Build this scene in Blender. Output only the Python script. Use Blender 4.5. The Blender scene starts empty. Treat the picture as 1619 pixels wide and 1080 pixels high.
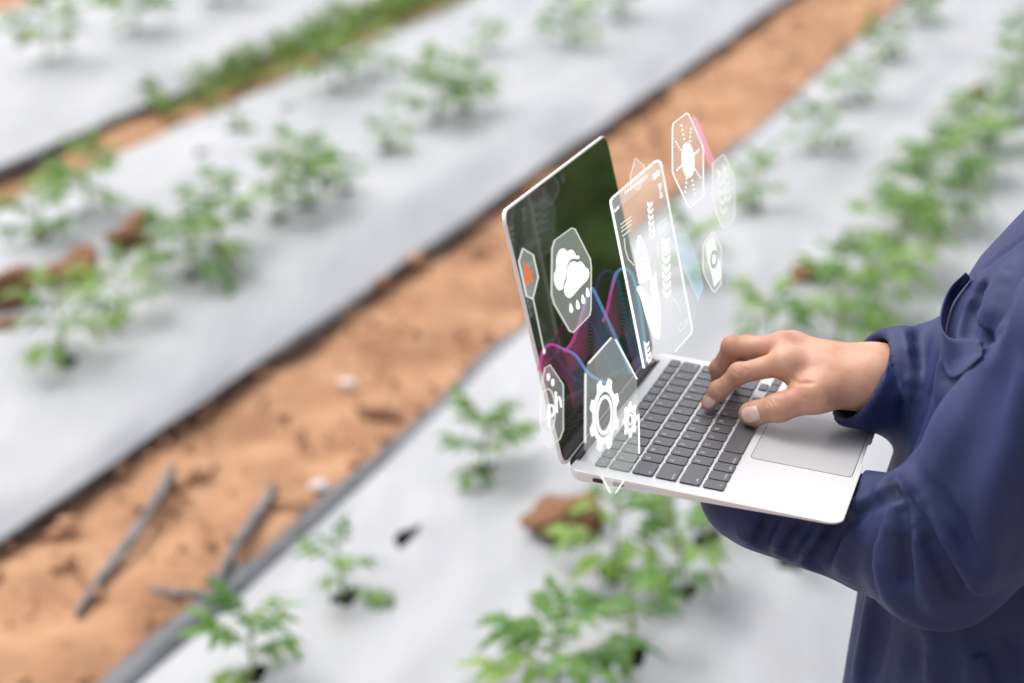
import bpy, bmesh, math, random
import numpy as np
from mathutils import Vector, Matrix
from mathutils.geometry import delaunay_2d_cdt

scene = bpy.context.scene
COL = scene.collection
random.seed(7)
RNG = np.random.default_rng(7)

# ------------------------------------------------------------------ camera
FPX = 2916.48                                   # focal length in photo pixels (1619 wide)
PITCH = math.atan2(1190, FPX)
CAMH = 1.75
CAM = np.array([0, 0, CAMH])
RT = np.array([1, 0, 0.])
FW = np.array([0, math.cos(PITCH), -math.sin(PITCH)])
UP = np.array([0, math.sin(PITCH), math.cos(PITCH)])
cd = bpy.data.cameras.new('camera')
cam = bpy.data.objects.new('camera', cd)
COL.objects.link(cam)
cam.location = CAM
cam.rotation_euler = (math.pi / 2 - PITCH, 0, 0)
cd.sensor_width = 36
cd.lens = FPX / 1619 * 36
cd.clip_start = 0.05
cd.clip_end = 400
cd.dof.use_dof = True
cd.dof.focus_distance = 1.50
cd.dof.aperture_fstop = 3.3
scene.camera = cam

# ------------------------------------------------------------------ world, sun, exposure
SUN_EL, SUN_AZ = math.radians(58), math.radians(-50)      # azimuth from +Y, to the left and behind the rows
w = bpy.data.worlds.new('World')
scene.world = w
w.use_nodes = True
nt = w.node_tree
bg = nt.nodes['Background']
sky = nt.nodes.new('ShaderNodeTexSky')
sky.sky_type = 'NISHITA'
sky.sun_disc = False
sky.sun_elevation = SUN_EL
sky.sun_rotation = SUN_AZ
sky.air_density = 1.0
sky.dust_density = 6.0
sky.ozone_density = 1.0
hs = nt.nodes.new('ShaderNodeHueSaturation')
hs.inputs['Saturation'].default_value = 0.30
nt.links.new(sky.outputs['Color'], hs.inputs['Color'])
nt.links.new(hs.outputs['Color'], bg.inputs['Color'])
bg.inputs['Strength'].default_value = 0.15
sd = bpy.data.lights.new('sun', 'SUN')
sd.energy = 0.6
sd.angle = math.radians(80)
sd.color = (1.0, 0.96, 0.90)
sun = bpy.data.objects.new('sun', sd)
COL.objects.link(sun)
sdir = Vector((math.sin(SUN_AZ) * math.cos(SUN_EL), math.cos(SUN_AZ) * math.cos(SUN_EL), math.sin(SUN_EL)))
sun.rotation_euler = sdir.to_track_quat('Z', 'Y').to_euler()
sun.location = (-3, 3, 6)
vs = scene.view_settings
vs.view_transform = 'Standard'
vs.look = 'None'
vs.gamma = 1
vs.exposure = 0.83
vs.use_curve_mapping = False
scene.cycles.use_denoising = True
scene.cycles.max_bounces = 8
scene.cycles.transparent_max_bounces = 24

# ------------------------------------------------------------------ frames
# laptop frame: origin at the hinge-left corner of the deck, x along the hinge, y towards the user, z up from the keys
LO = np.array([0.04812130244286785, 1.3060246961259867, 0.9580650931774405 - 1.6 + CAMH])
LA = np.array([[0.3022376733104737, 0.9495446089156792, 0.08377006930307096],
               [0.9508168715043186, -0.3065578625838278, 0.044379654694187365],
               [-0.0678208352544537, -0.06623679164335246, 0.9954963695253658]])
LM = Matrix.LocRotScale(None, None, None)
LM = Matrix([[*LA[0], LO[0]], [*LA[1], LO[1]], [*LA[2], LO[2]], [0, 0, 0, 1]])


def l2w(q):
    return LO + np.asarray(q, float) @ LA.T


def w2l(q):
    return (np.asarray(q, float) - LO) @ LA


def ray(px, py):
    return FW + RT * (px - 809.5) / FPX - UP * (py - 540) / FPX


def px_ground(px, py, z):
    d = ray(px, py)
    return CAM + d * ((z - CAMH) / d[2])


CL = w2l(CAM)
SCR_A = math.radians(108.82)
SUP = np.array([0, math.cos(SCR_A), math.sin(SCR_A)])        # up along the screen, laptop frame
SNR = np.array([0, math.sin(SCR_A), -math.cos(SCR_A)])       # out of the screen
HY = -0.0072


def px_plane(px, py, off):                                    # a point of the sheet that floats `off` in front of the screen
    d = ray(px, py) @ LA
    p0 = np.array([0, HY, 0]) + SNR * off
    return CL + d * (((p0 - CL) @ SNR) / (d @ SNR))


AZ = math.radians(23.513)
ROW = np.array([math.sin(AZ), math.cos(AZ)])
LAT = np.array([math.cos(AZ), -math.sin(AZ)])


def st(s, l, z=0.0):
    return np.array([*(ROW * s + LAT * l), z])


# ------------------------------------------------------------------ materials
def newmat(name):
    m = bpy.data.materials.new(name)
    m.use_nodes = True
    return m, m.node_tree.nodes, m.node_tree.links, m.node_tree.nodes['Principled BSDF']


def coord(nodes, kind='Object'):
    return nodes.new('ShaderNodeTexCoord').outputs[kind]


def noise(nodes, links, vec, scale, detail=4, rough=.55):
    n = nodes.new('ShaderNodeTexNoise')
    n.inputs['Scale'].default_value = scale
    n.inputs['Detail'].default_value = detail
    n.inputs['Roughness'].default_value = rough
    if vec is not None:
        links.new(vec, n.inputs['Vector'])
    return n.outputs['Fac']


def ramp(nodes, links, fac, stops):
    r = nodes.new('ShaderNodeValToRGB')
    e = r.color_ramp.elements
    while len(e) < len(stops):
        e.new(.5)
    for i, (p, c) in enumerate(stops):
        e[i].position = p
        e[i].color = (*c, 1)
    links.new(fac, r.inputs['Fac'])
    return r.outputs['Color']


def bump(nodes, links, fac, strength, dist, bsdf):
    b = nodes.new('ShaderNodeBump')
    b.inputs['Strength'].default_value = strength
    b.inputs['Distance'].default_value = dist
    links.new(fac, b.inputs['Height'])
    links.new(b.outputs['Normal'], bsdf.inputs['Normal'])


def simple(name, base, rough, metal=0., var=.08, scale=30., bmp=0., bdist=.001, spec=.5, kind='Object'):
    m, n, l, b = newmat(name)
    c = coord(n, kind)
    f = noise(n, l, c, scale)
    lo = [max(0, v * (1 - var)) for v in base]
    hi = [min(1, v * (1 + var)) for v in base]
    l.new(ramp(n, l, f, [(.3, lo), (.7, hi)]), b.inputs['Base Color'])
    b.inputs['Roughness'].default_value = rough
    b.inputs['Metallic'].default_value = metal
    b.inputs['Specular IOR Level'].default_value = spec
    if bmp:
        bump(n, l, noise(n, l, c, scale * 4), bmp, bdist, b)
    return m


M = {}
# silver mulch film
m, n, l, b = newmat('silver_film')
c = coord(n)
mp = n.new('ShaderNodeMapping')
mp.inputs['Rotation'].default_value = (0, 0, AZ)
mp.inputs['Scale'].default_value = (1, .12, 1)
l.new(c, mp.inputs['Vector'])
f1 = noise(n, l, mp.outputs['Vector'], 7, 5)
f2 = noise(n, l, c, 2.3, 5)
mx = n.new('ShaderNodeMath'); mx.operation = 'ADD'
l.new(f1, mx.inputs[0]); l.new(f2, mx.inputs[1])
hv = n.new('ShaderNodeMath'); hv.operation = 'MULTIPLY'; hv.inputs[1].default_value = .5
l.new(mx.outputs[0], hv.inputs[0])
colr = ramp(n, l, hv.outputs[0], [(.30, (.262, .268, .290)), (.5, (.328, .334, .354)), (.68, (.392, .396, .412))])
dirt = ramp(n, l, noise(n, l, c, 5.5, 6, .7), [(.60, (0, 0, 0)), (.80, (.55, .55, .55))])
mixc = n.new('ShaderNodeMix'); mixc.data_type = 'RGBA'
l.new(dirt, mixc.inputs['Factor']); l.new(colr, mixc.inputs['A']); mixc.inputs['B'].default_value = (.36, .30, .24, 1)
l.new(mixc.outputs['Result'], b.inputs['Base Color'])
b.inputs['Roughness'].default_value = .42
b.inputs['Specular IOR Level'].default_value = .6
bump(n, l, f1, .5, .02, b)
M['film'] = m
M['film_black'] = simple('dark_film_underside', (.085, .09, .10), .45, var=.3, scale=12, bmp=.4, bdist=.004)
# soil
m, n, l, b = newmat('orange_soil')
c = coord(n)
f = noise(n, l, c, 5.5, 6, .6)
l.new(ramp(n, l, f, [(.28, (.24, .118, .066)), (.46, (.345, .188, .107)), (.62, (.41, .238, .138)), (.8, (.46, .29, .182))]), b.inputs['Base Color'])
b.inputs['Roughness'].default_value = .95
b.inputs['Specular IOR Level'].default_value = .15
bump(n, l, noise(n, l, c, 26, 4, .5), .35, .014, b)
M['soil'] = m
M['soil_dark'] = simple('dark_soil', (.035, .025, .018), .95, var=.5, scale=25, bmp=.6, bdist=.01, spec=.1)  # bed soil under the film, a much darker brown than the paths
M['clod'] = simple('baked_clod', (.46, .24, .135), .95, var=.35, scale=28, bmp=.9, bdist=.008, spec=.1)
M['stick'] = simple('weathered_stake', (.165, .155, .15), .8, var=.35, scale=30, bmp=.5, bdist=.003)
M['stone'] = simple('pale_stone', (.60, .57, .56), .8, var=.15, scale=40, bmp=.4, bdist=.003)


def leafmat(name, c0, c1, c2):
    m, n, l, b = newmat(name)
    oi = n.new('ShaderNodeObjectInfo')
    f = noise(n, l, coord(n), 14, 3)
    a = n.new('ShaderNodeMath'); a.operation = 'ADD'
    l.new(oi.outputs['Random'], a.inputs[0]); l.new(f, a.inputs[1])
    h = n.new('ShaderNodeMath'); h.operation = 'MULTIPLY'; h.inputs[1].default_value = .5
    l.new(a.outputs[0], h.inputs[0])
    cr = ramp(n, l, h.outputs[0], [(.2, c0), (.5, c1), (.8, c2)])
    l.new(cr, b.inputs['Base Color'])
    b.inputs['Roughness'].default_value = .5
    b.inputs['Specular IOR Level'].default_value = .35
    tr = n.new('ShaderNodeBsdfTranslucent')
    l.new(cr, tr.inputs['Color'])
    mi = n.new('ShaderNodeMixShader')
    mi.inputs[0].default_value = .35
    l.new(b.outputs[0], mi.inputs[1]); l.new(tr.outputs[0], mi.inputs[2])
    l.new(mi.outputs[0], n['Material Output'].inputs['Surface'])
    return m


M['leaf'] = leafmat('seedling_leaf', (.062, .155, .034), (.130, .270, .048), (.250, .390, .070))
M['weed'] = leafmat('weed_leaf', (.09, .17, .02), (.16, .27, .035), (.26, .36, .06))
M['stem'] = simple('green_stem', (.22, .32, .12), .6, var=.2, scale=30)
M['alu'] = simple('silver_aluminium', (.70, .705, .72), .42, metal=.25, var=.015, scale=300, bmp=.03, bdist=.0002)
M['alu_pad'] = simple('trackpad_glass', (.57, .575, .59), .36, metal=.25, var=.015, scale=250)
M['groove'] = simple('groove_shadow', (.05, .05, .055), .6)
M['port'] = simple('port_black', (.012, .012, .013), .5)
M['hinge'] = simple('hinge_black', (.02, .02, .022), .35)
M['key'] = simple('key_black', (.080, .082, .092), .40, var=.1, scale=500, bmp=.05, bdist=.0002, spec=.95)
M['key_side'] = simple('key_skirt', (.008, .008, .009), .6)
m, n, l, b = newmat('legend_white')
b.inputs['Base Color'].default_value = (.75, .76, .78, 1)
b.inputs['Roughness'].default_value = .5
M['legend'] = m
m, n, l, b = newmat('screen_glass')
c = coord(n)
l.new(ramp(n, l, noise(n, l, c, 9, 3), [(.35, (.010, .011, .008)), (.7, (.026, .030, .012))]), b.inputs['Base Color'])
b.inputs['Roughness'].default_value = .06
b.inputs['IOR'].default_value = 1.27
M['screen'] = m
M['cloth'] = None
m, n, l, b = newmat('navy_cloth')
c = coord(n)
l.new(ramp(n, l, noise(n, l, c, 4, 4), [(.3, (.0108, .0180, .070)), (.7, (.0150, .0240, .090))]), b.inputs['Base Color'])
b.inputs['Roughness'].default_value = .60
b.inputs['Specular IOR Level'].default_value = .30
b.inputs['Sheen Weight'].default_value = .10
b.inputs['Sheen Roughness'].default_value = .4
b.inputs['Sheen Tint'].default_value = (.40, .45, .95, 1)
wv = noise(n, l, c, 900, 2)
fw = noise(n, l, c, 17, 4, .5)
bp = n.new('ShaderNodeBump'); bp.inputs['Strength'].default_value = .10; bp.inputs['Distance'].default_value = .0006
l.new(wv, bp.inputs['Height'])
bp2 = n.new('ShaderNodeBump'); bp2.inputs['Strength'].default_value = .12; bp2.inputs['Distance'].default_value = .012
l.new(fw, bp2.inputs['Height']); l.new(bp.outputs['Normal'], bp2.inputs['Normal'])
l.new(bp2.outputs['Normal'], b.inputs['Normal'])
M['cloth'] = m
M['trouser'] = simple('dark_trouser', (.02, .022, .05), .8, var=.2, scale=8, bmp=.2, bdist=.004)
M['boot'] = simple('rubber_boot', (.03, .028, .025), .5)
M['hair'] = simple('black_hair', (.012, .010, .009), .45, var=.5, scale=120, bmp=.7, bdist=.003)
m, n, l, b = newmat('skin')
c = coord(n)
l.new(ramp(n, l, noise(n, l, c, 38, 5, .6), [(.28, (.46, .215, .138)), (.5, (.555, .295, .195)), (.72, (.61, .355, .25))]), b.inputs['Base Color'])
b.inputs['Roughness'].default_value = .48
b.inputs['Specular IOR Level'].default_value = .4
b.inputs['Subsurface Weight'].default_value = .18
b.inputs['Subsurface Radius'].default_value = (.008, .003, .0015)
b.inputs['Subsurface Scale'].default_value = .6
vo = n.new('ShaderNodeTexVoronoi'); vo.inputs['Scale'].default_value = 700
l.new(c, vo.inputs['Vector'])
bump(n, l, vo.outputs['Distance'], .18, .0005, b)
M['skin'] = m
M['nail'] = simple('finger_nail', (.76, .52, .45), .28, var=.06, scale=120)
M['eye'] = simple('eye_white', (.75, .74, .72), .3)
M['iris'] = simple('eye_iris', (.03, .018, .01), .2)


def holo(name, col, mix, strength=1.0):
    m = bpy.data.materials.new(name)
    m.use_nodes = True
    n, l = m.node_tree.nodes, m.node_tree.links
    n.remove(n['Principled BSDF'])
    t = n.new('ShaderNodeBsdfTransparent')
    e = n.new('ShaderNodeEmission')
    e.inputs['Color'].default_value = (*col, 1)
    e.inputs['Strength'].default_value = strength
    x = n.new('ShaderNodeMixShader')
    x.inputs[0].default_value = mix
    l.new(t.outputs[0], x.inputs[1]); l.new(e.outputs[0], x.inputs[2])
    l.new(x.outputs[0], n['Material Output'].inputs['Surface'])
    return m


M['h_fill'] = holo('hologram_pane', (.95, 1, .93), .10, .62)
M['h_faint'] = holo('hologram_faint', (1, 1, 1), .09, .6)
M['h_line'] = holo('hologram_line', (1, 1, 1), .75, .66)
M['h_soft'] = holo('hologram_soft_line', (.9, .95, .88), .42, .6)
M['h_icon'] = holo('hologram_icon', (1, 1, 1), .93, .70)
M['h_orange'] = holo('hologram_orange', (1, .17, .02), .9, .6)
M['h_dark'] = holo('hologram_dark_ring', (.55, .56, .55), .6, .5)


def holo_wave(name, mix, stops, strength):
    m = bpy.data.materials.new(name)
    m.use_nodes = True
    n, l = m.node_tree.nodes, m.node_tree.links
    n.remove(n['Principled BSDF'])
    c = coord(n, 'Generated')
    sp = n.new('ShaderNodeSeparateXYZ')
    l.new(c, sp.inputs[0])
    col = ramp(n, l, sp.outputs['X'], stops)
    t = n.new('ShaderNodeBsdfTransparent')
    e = n.new('ShaderNodeEmission')
    l.new(col, e.inputs['Color'])
    e.inputs['Strength'].default_value = strength
    x = n.new('ShaderNodeMixShader')
    x.inputs[0].default_value = mix
    l.new(t.outputs[0], x.inputs[1]); l.new(e.outputs[0], x.inputs[2])
    l.new(x.outputs[0], n['Material Output'].inputs['Surface'])
    return m


PINK, BLUE, TEAL = (.55, .08, .26), (.12, .28, .60), (.08, .36, .48)
M['w_band'] = holo_wave('wave_band', .42, [(0, PINK), (.3, (.45, .06, .32)), (.62, BLUE), (1, TEAL)], .6)
M['w_line'] = holo_wave('wave_line', .17, [(0, PINK), (.4, (.4, .1, .25)), (.7, (.10, .25, .45)), (1, TEAL)], .42)
M['w_pink'] = holo('wave_pink_line', (.85, .35, .55), .22, .8)
M['w_blue'] = holo('wave_blue_line', (.45, .70, .85), .20, .8)


# ------------------------------------------------------------------ object helpers
def meshobj(name, verts, faces, mat=None, parent=None, smooth=False, mats=None, fmat=None):
    me = bpy.data.meshes.new(name)
    me.from_pydata([tuple(map(float, v)) for v in verts], [], [tuple(map(int, f)) for f in faces])
    return linkme(name, me, mat, parent, smooth, mats, fmat)


def linkme(name, me, mat=None, parent=None, smooth=False, mats=None, fmat=None):
    for mm in (mats or [mat]):
        if mm:
            me.materials.append(mm)
    if fmat is not None:
        me.polygons.foreach_set('material_index', np.asarray(fmat, np.int32))
    if smooth:
        me.polygons.foreach_set('use_smooth', np.ones(len(me.polygons), bool))
    me.update()
    o = bpy.data.objects.new(name, me)
    COL.objects.link(o)
    if parent:
        o.parent = parent
    return o


def bmobj(name, bm, mat=None, parent=None, smooth=False, mats=None):
    bmesh.ops.recalc_face_normals(bm, faces=bm.faces)
    me = bpy.data.meshes.new(name)
    bm.to_mesh(me)
    bm.free()
    return linkme(name, me, mat, parent, smooth, mats)


def tag(o, label=None, cat=None, group=None, kind=None):
    if label: o['label'] = label
    if cat: o['category'] = cat
    if group: o['group'] = group
    if kind: o['kind'] = kind
    return o


def empty(name, matrix=None, loc=None):
    o = bpy.data.objects.new(name, None)
    o.empty_display_size = .05
    COL.objects.link(o)
    if matrix is not None: o.matrix_world = matrix
    if loc is not None: o.location = loc
    return o


def rrect(x0, y0, x1, y1, r, n=5):
    pts = []
    for cx, cy, a0 in ((x1 - r, y1 - r, 0), (x0 + r, y1 - r, 90), (x0 + r, y0 + r, 180), (x1 - r, y0 + r, 270)):
        for i in range(n + 1):
            a = math.radians(a0 + 90 * i / n)
            pts.append((cx + r * math.cos(a), cy + r * math.sin(a)))
    return pts


def prism(bm, poly, z0, z1, bev=0., f=None):
    """extruded outline; z0/z1 numbers or functions of (x,y); optional top bevel; f maps points"""
    g0 = z0 if callable(z0) else (lambda x, y: z0)
    g1 = z1 if callable(z1) else (lambda x, y: z1)
    f = f or (lambda p: p)
    cx = sum(p[0] for p in poly) / len(poly); cy = sum(p[1] for p in poly) / len(poly)
    rings = [[bm.verts.new(f((x, y, g0(x, y)))) for x, y in poly]]
    if bev:
        rings.append([bm.verts.new(f((x, y, g1(x, y) - bev))) for x, y in poly])
        ins = []
        for i, (x, y) in enumerate(poly):
            d = Vector((cx - x, cy - y)).normalized() * bev
            ins.append((x + d.x, y + d.y))
        rings.append([bm.verts.new(f((x, y, g1(x, y)))) for x, y in ins])
    else:
        rings.append([bm.verts.new(f((x, y, g1(x, y)))) for x, y in poly])
    for a, b2 in zip(rings, rings[1:]):
        for i in range(len(a)):
            j = (i + 1) % len(a)
            bm.faces.new((a[i], a[j], b2[j], b2[i]))
    bm.faces.new(rings[0][::-1])
    bm.faces.new(rings[-1])


# ------------------------------------------------------------------ noise
def vnoise(x, y, seed=0):
    xi, yi = np.floor(x).astype(np.int64), np.floor(y).astype(np.int64)
    fx, fy = x - xi, y - yi
    fx, fy = fx * fx * (3 - 2 * fx), fy * fy * (3 - 2 * fy)

    def h(a, b2):
        k = (a * 374761393 + b2 * 668265263 + seed * 144269504) & 0xFFFFFFFF
        k = ((k ^ (k >> 13)) * 1274126177) & 0xFFFFFFFF
        return ((k ^ (k >> 16)) & 0xFFFF) / 65535.
    return (h(xi, yi) * (1 - fx) + h(xi + 1, yi) * fx) * (1 - fy) + (h(xi, yi + 1) * (1 - fx) + h(xi + 1, yi + 1) * fx) * fy - .5


def fbm(x, y, seed=0, o=4):
    return sum(vnoise(x * 2 ** i, y * 2 ** i, seed + i * 7) / 2 ** i for i in range(o))


# ------------------------------------------------------------------ key legends first (cheap while the scene is empty)
def text_meshes(words, size):
    out = {}
    tmp = []
    for wd in words:
        cu = bpy.data.curves.new('t', 'FONT')
        cu.body = wd
        cu.size = size
        cu.align_x = 'CENTER'
        cu.align_y = 'CENTER'
        cu.resolution_u = 2
        o = bpy.data.objects.new('t', cu)
        COL.objects.link(o)
        tmp.append((wd, o, cu))
    dg = bpy.context.evaluated_depsgraph_get()
    dg.update()
    for wd, o, cu in tmp:
        out[wd] = bpy.data.meshes.new_from_object(o.evaluated_get(dg))
    for wd, o, cu in tmp:
        bpy.data.objects.remove(o)
        bpy.data.curves.remove(cu)
    return out


ROWS_TXT = ['`1234567890-=', 'QWERTYUIOP[]\\', "ASDFGHJKL;'", 'ZXCVBNM,./']
TXT = text_meshes(sorted(set(''.join(ROWS_TXT))), .0052)
TXT2 = text_meshes(['esc', 'delete', 'tab', 'caps lock', 'return', 'shift', 'fn', 'control', 'option', 'command'] + ['F%d' % i for i in range(1, 13)], .0030)

# ================================================================== GROUND
PLASTIC_H = .085
# beds: lateral limits (metres across the rows), rows run along ROW
BEDS = {'a': (-1.665, -.44), 'b': (-3.50, -2.185), 'c': (-5.25, -3.775), 'd': (.02, 1.28)}
S0, S1 = -1.2, 17.0


def bed_z(l, lim):
    c0, hw = (lim[0] + lim[1]) / 2, (lim[1] - lim[0]) / 2
    u = np.clip(np.abs(l - c0) / hw, 0, 1)
    return .035 + (PLASTIC_H - .035) * (1 - u ** 4)


# plants: base pixel, bed, size (m), leaves, note
PL = [
    # bed a, left row
    ((400, 1068), 'a', .18, 7, 0), ((545, 943), 'a', .145, 5, 0), ((765, 742), 'a', .20, 8, 0),
    ((1098, 440), 'a', .17, 6, 0), ((1192, 332), 'a', .19, 7, 0), ((1290, 240), 'a', .18, 7, 0),
    ((1342, 163), 'a', .20, 7, 0), ((1400, 95), 'a', .20, 8, 0), ((1452, 35), 'a', .21, 8, 0),
    # bed a, right row
    ((880, 1112), 'a', .22, 8, 1), ((1000, 1042), 'a', .18, 5, 1), ((1082, 940), 'a', .18, 7, 1), ((968, 905), 'a', .20, 5, 1), ((1252, 890), 'a', .11, 3, 1), ((1120, 850), 'a', .17, 4, 1),
    ((1220, 562), 'a', .20, 7, 1), ((1325, 552), 'a', .24, 8, 1), ((1378, 498), 'a', .24, 8, 1), ((1425, 432), 'a', .27, 9, 1), ((1475, 355), 'a', .28, 10, 1),
    ((1522, 290), 'a', .27, 9, 1), ((1566, 228), 'a', .27, 9, 1), ((1608, 160), 'a', .25, 8, 1), ((1640, 100), 'a', .25, 8, 1), ((1310, 440), 'a', .12, 3, 1),
    # bed b, near row
    ((105, 570), 'b', .22, 7, 2), ((192, 502), 'b', .18, 6, 2), ((300, 435), 'b', .25, 9, 2), ((345, 392), 'b', .23, 8, 2),
    ((440, 345), 'b', .20, 6, 2), ((485, 325), 'b', .26, 9, 2), ((545, 300), 'b', .12, 4, 2), ((612, 236), 'b', .14, 6, 2), ((690, 190), 'b', .25, 8, 2), ((735, 172), 'b', .22, 8, 2),
    ((900, 72), 'b', .23, 8, 2), ((975, 28), 'b', .23, 8, 2),
    # bed b, far row
    ((65, 385), 'b', .22, 7, 3), ((140, 337), 'b', .25, 8, 3), ((375, 208), 'b', .12, 4, 3), ((530, 140), 'b', .23, 8, 3),
    ((590, 118), 'b', .23, 8, 3), ((770, 85), 'b', .18, 6, 3),
    # bed c
    ((75, 98), 'c', .29, 8, 4), ((215, 50), 'c', .30, 8, 4), ((340, 5), 'c', .26, 7, 4),
]
EMPTY_HOLES = [((643, 845), 'a'), ((320, 245), 'b'), ((458, 172), 'b')]


def bed_point(px, bed):
    z = PLASTIC_H - .008
    for _ in range(3):
        p = px_ground(*px, z)
        z = float(bed_z(p[:2] @ LAT, BEDS[bed]))
    return p


HOLES = {k: [] for k in BEDS}
PLANT_POS = []
for px, bed, size, nl, row in PL:
    p = bed_point(px, bed)
    PLANT_POS.append(p)
    HOLES[bed].append((p[:2] @ ROW, p[:2] @ LAT, random.uniform(.030, .042), random.uniform(.020, .028), random.random() * 3))
for px, bed in EMPTY_HOLES:
    p = bed_point(px, bed)
    HOLES[bed].append((p[:2] @ ROW, p[:2] @ LAT, .044, .019, .15))

WV = [(RNG.normal(0, 1.6), RNG.normal(0, 18), RNG.uniform(0, 6.28), abs(RNG.normal(0, 1))) for _ in range(26)]


def film_wr(s, l):
    z = np.zeros_like(s)
    for a, b2, ph, am in WV:
        z += am * np.sin(a * s + b2 * l + ph + 1.5 * vnoise(s * 1.3, l * 1.3, 5))
    z = z * .0013
    z += .007 * fbm(s * 1.7, l * 5, 3, 3)
    # sharper lengthwise creases
    cr = np.abs(fbm(s * .55 + 3, l * 7.5, 21, 3))
    z += -.009 * np.exp(-(cr / .04) ** 2)
    return z


for key, lim in BEDS.items():
    root = empty('raised_bed', loc=st(0, (lim[0] + lim[1]) / 2, 0))
    tag(root, kind='structure')
    off = st(0, (lim[0] + lim[1]) / 2, 0)
    ls = np.arange(lim[0], lim[1] + 1e-6, (lim[1] - lim[0]) / 36)
    ss = np.concatenate([np.arange(S0, 9.5, .045), np.arange(9.5, S1 + .01, .12)])
    pts, holes = [], HOLES[key]
    S, Lg = np.meshgrid(ss, ls, indexing='ij')
    jit = np.zeros_like(S)
    keep = np.ones(S.shape, bool)
    for hs_, hl, ra, rb, an in holes:
        d = np.hypot((S - hs_) / (ra * 1.35), (Lg - hl) / (rb * 1.6))
        keep &= d > 1
    pts = [Vector((a, b2)) for a, b2 in zip(S[keep], Lg[keep])]
    edges, faces = [], []
    for hs_, hl, ra, rb, an in holes:
        b0 = len(pts)
        N = 16
        for i in range(N):
            t = 2 * math.pi * i / N
            r = 1 + .13 * math.sin(3 * t + an) + .08 * math.sin(5 * t + 2 * an)
            pts.append(Vector((hs_ + ra * r * math.cos(t), hl + rb * r * math.sin(t))))
            edges.append((b0 + i, b0 + (i + 1) % N))
    V2, E2, F2, *_ = delaunay_2d_cdt(pts, edges, faces, 0, 1e-6)
    P2 = np.array([(v.x, v.y) for v in V2])
    T = np.array([f for f in F2 if len(f) == 3])
    cen = P2[T].mean(1)
    kf = np.ones(len(T), bool)
    for hs_, hl, ra, rb, an in holes:
        near = np.abs(cen[:, 0] - hs_) < .08
        t = np.arctan2((cen[:, 1] - hl) / rb, (cen[:, 0] - hs_) / ra)
        r = 1 + .13 * np.sin(3 * t + an) + .08 * np.sin(5 * t + 2 * an)
        kf &= ~(near & (np.hypot((cen[:, 0] - hs_) / ra, (cen[:, 1] - hl) / rb) < r * .985))
    T = T[kf]
    z = bed_z(P2[:, 1], lim) + film_wr(P2[:, 0], P2[:, 1])
    for hs_, hl, ra, rb, an in holes:
        d = np.hypot(P2[:, 0] - hs_, P2[:, 1] - hl)
        z += .006 * np.exp(-(d / .05) ** 2) + .004 * np.sin(4 * np.arctan2(P2[:, 1] - hl, P2[:, 0] - hs_) + an) * np.exp(-(d / .06) ** 2)
    XY = P2[:, :1] * ROW + P2[:, 1:] * LAT
    V = np.column_stack([XY, z]) - off
    # orient faces up
    a, b2, c2 = V[T[:, 0]], V[T[:, 1]], V[T[:, 2]]
    flip = np.cross(b2 - a, c2 - a)[:, 2] < 0
    T[flip] = T[flip][:, ::-1]
    meshobj('mulch_film', V, T, M['film'], root, True)
    # soil body under the film, seen only through the planting holes
    lsb = np.linspace(lim[0] + .02, lim[1] - .02, 13)
    ssb = np.arange(S0, S1, .25)
    Sb, Lb = np.meshgrid(ssb, lsb, indexing='ij')
    zb = bed_z(Lb, lim) - .030
    Vb = np.column_stack([(Sb.ravel()[:, None] * ROW + Lb.ravel()[:, None] * LAT), zb.ravel()]) - off
    nb = len(lsb)
    Fb = [(i * nb + j, i * nb + j + 1, (i + 1) * nb + j + 1, (i + 1) * nb + j) for i in range(len(ssb) - 1) for j in range(nb - 1)]
    meshobj('bed_soil', Vb, Fb, M['soil_dark'], root, True)
    # turned-under black hems: a flat tail on the far (left) side, a tucked drop on the right side
    for side in (0, 1):
        e = lim[side]
        sh = np.concatenate([np.arange(S0, 9.5, .06), np.arange(9.5, S1 + .01, .2)])
        prof = ([(.012, .041), (-.006, .040), (-.026, .030), (-.050, .018), (-.058, .004), (-.05, -.03)] if key == 'a' else [(.012, .041), (-.006, .036), (-.010, .026), (-.012, .012), (-.013, .0), (-.01, -.03)]) if side == 0 else [(-.012, .041), (.004, .034), (.006, .018), (.000, .004), (-.005, -.03)]
        vv = []
        wob = .036 * fbm(sh * 2.6, sh * 0 + side * 9 + lim[0], 8, 3)
        lift = .008 * fbm(sh * 4, sh * 0 + side * 5 + lim[0], 15, 3)
        ez = film_wr(sh, sh * 0 + e)
        for k, (dl, z_) in enumerate(prof):
            l_ = e + dl + (wob if k > 1 else 0)
            zz = z_ + lift * (k > 0) * (1 if k < len(prof) - 1 else 0) + (ez - .004 if k == 0 else 0)
            vv.append(np.column_stack([sh[:, None] * ROW + (np.zeros_like(sh) + l_)[:, None] * LAT, np.zeros_like(sh) + zz]))
        vv = np.stack(vv, 1).reshape(-1, 3) - off
        k = len(prof)
        ff = [(i * k + j, i * k + j + 1, (i + 1) * k + j + 1, (i + 1) * k + j) for i in range(len(sh) - 1) for j in range(k - 1)]
        meshobj('film_hem', vv, ff, M['film'] if side == 0 and key != 'a' else M['film_black'], root, True)

# wide ground to the horizon, a hand below the paths
g = meshobj('ground', [(-150, -60, -.06), (150, -60, -.06), (150, 320, -.06), (-150, 320, -.06)], [(0, 1, 2, 3)], M['soil'])
tag(g, kind='structure')


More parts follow.
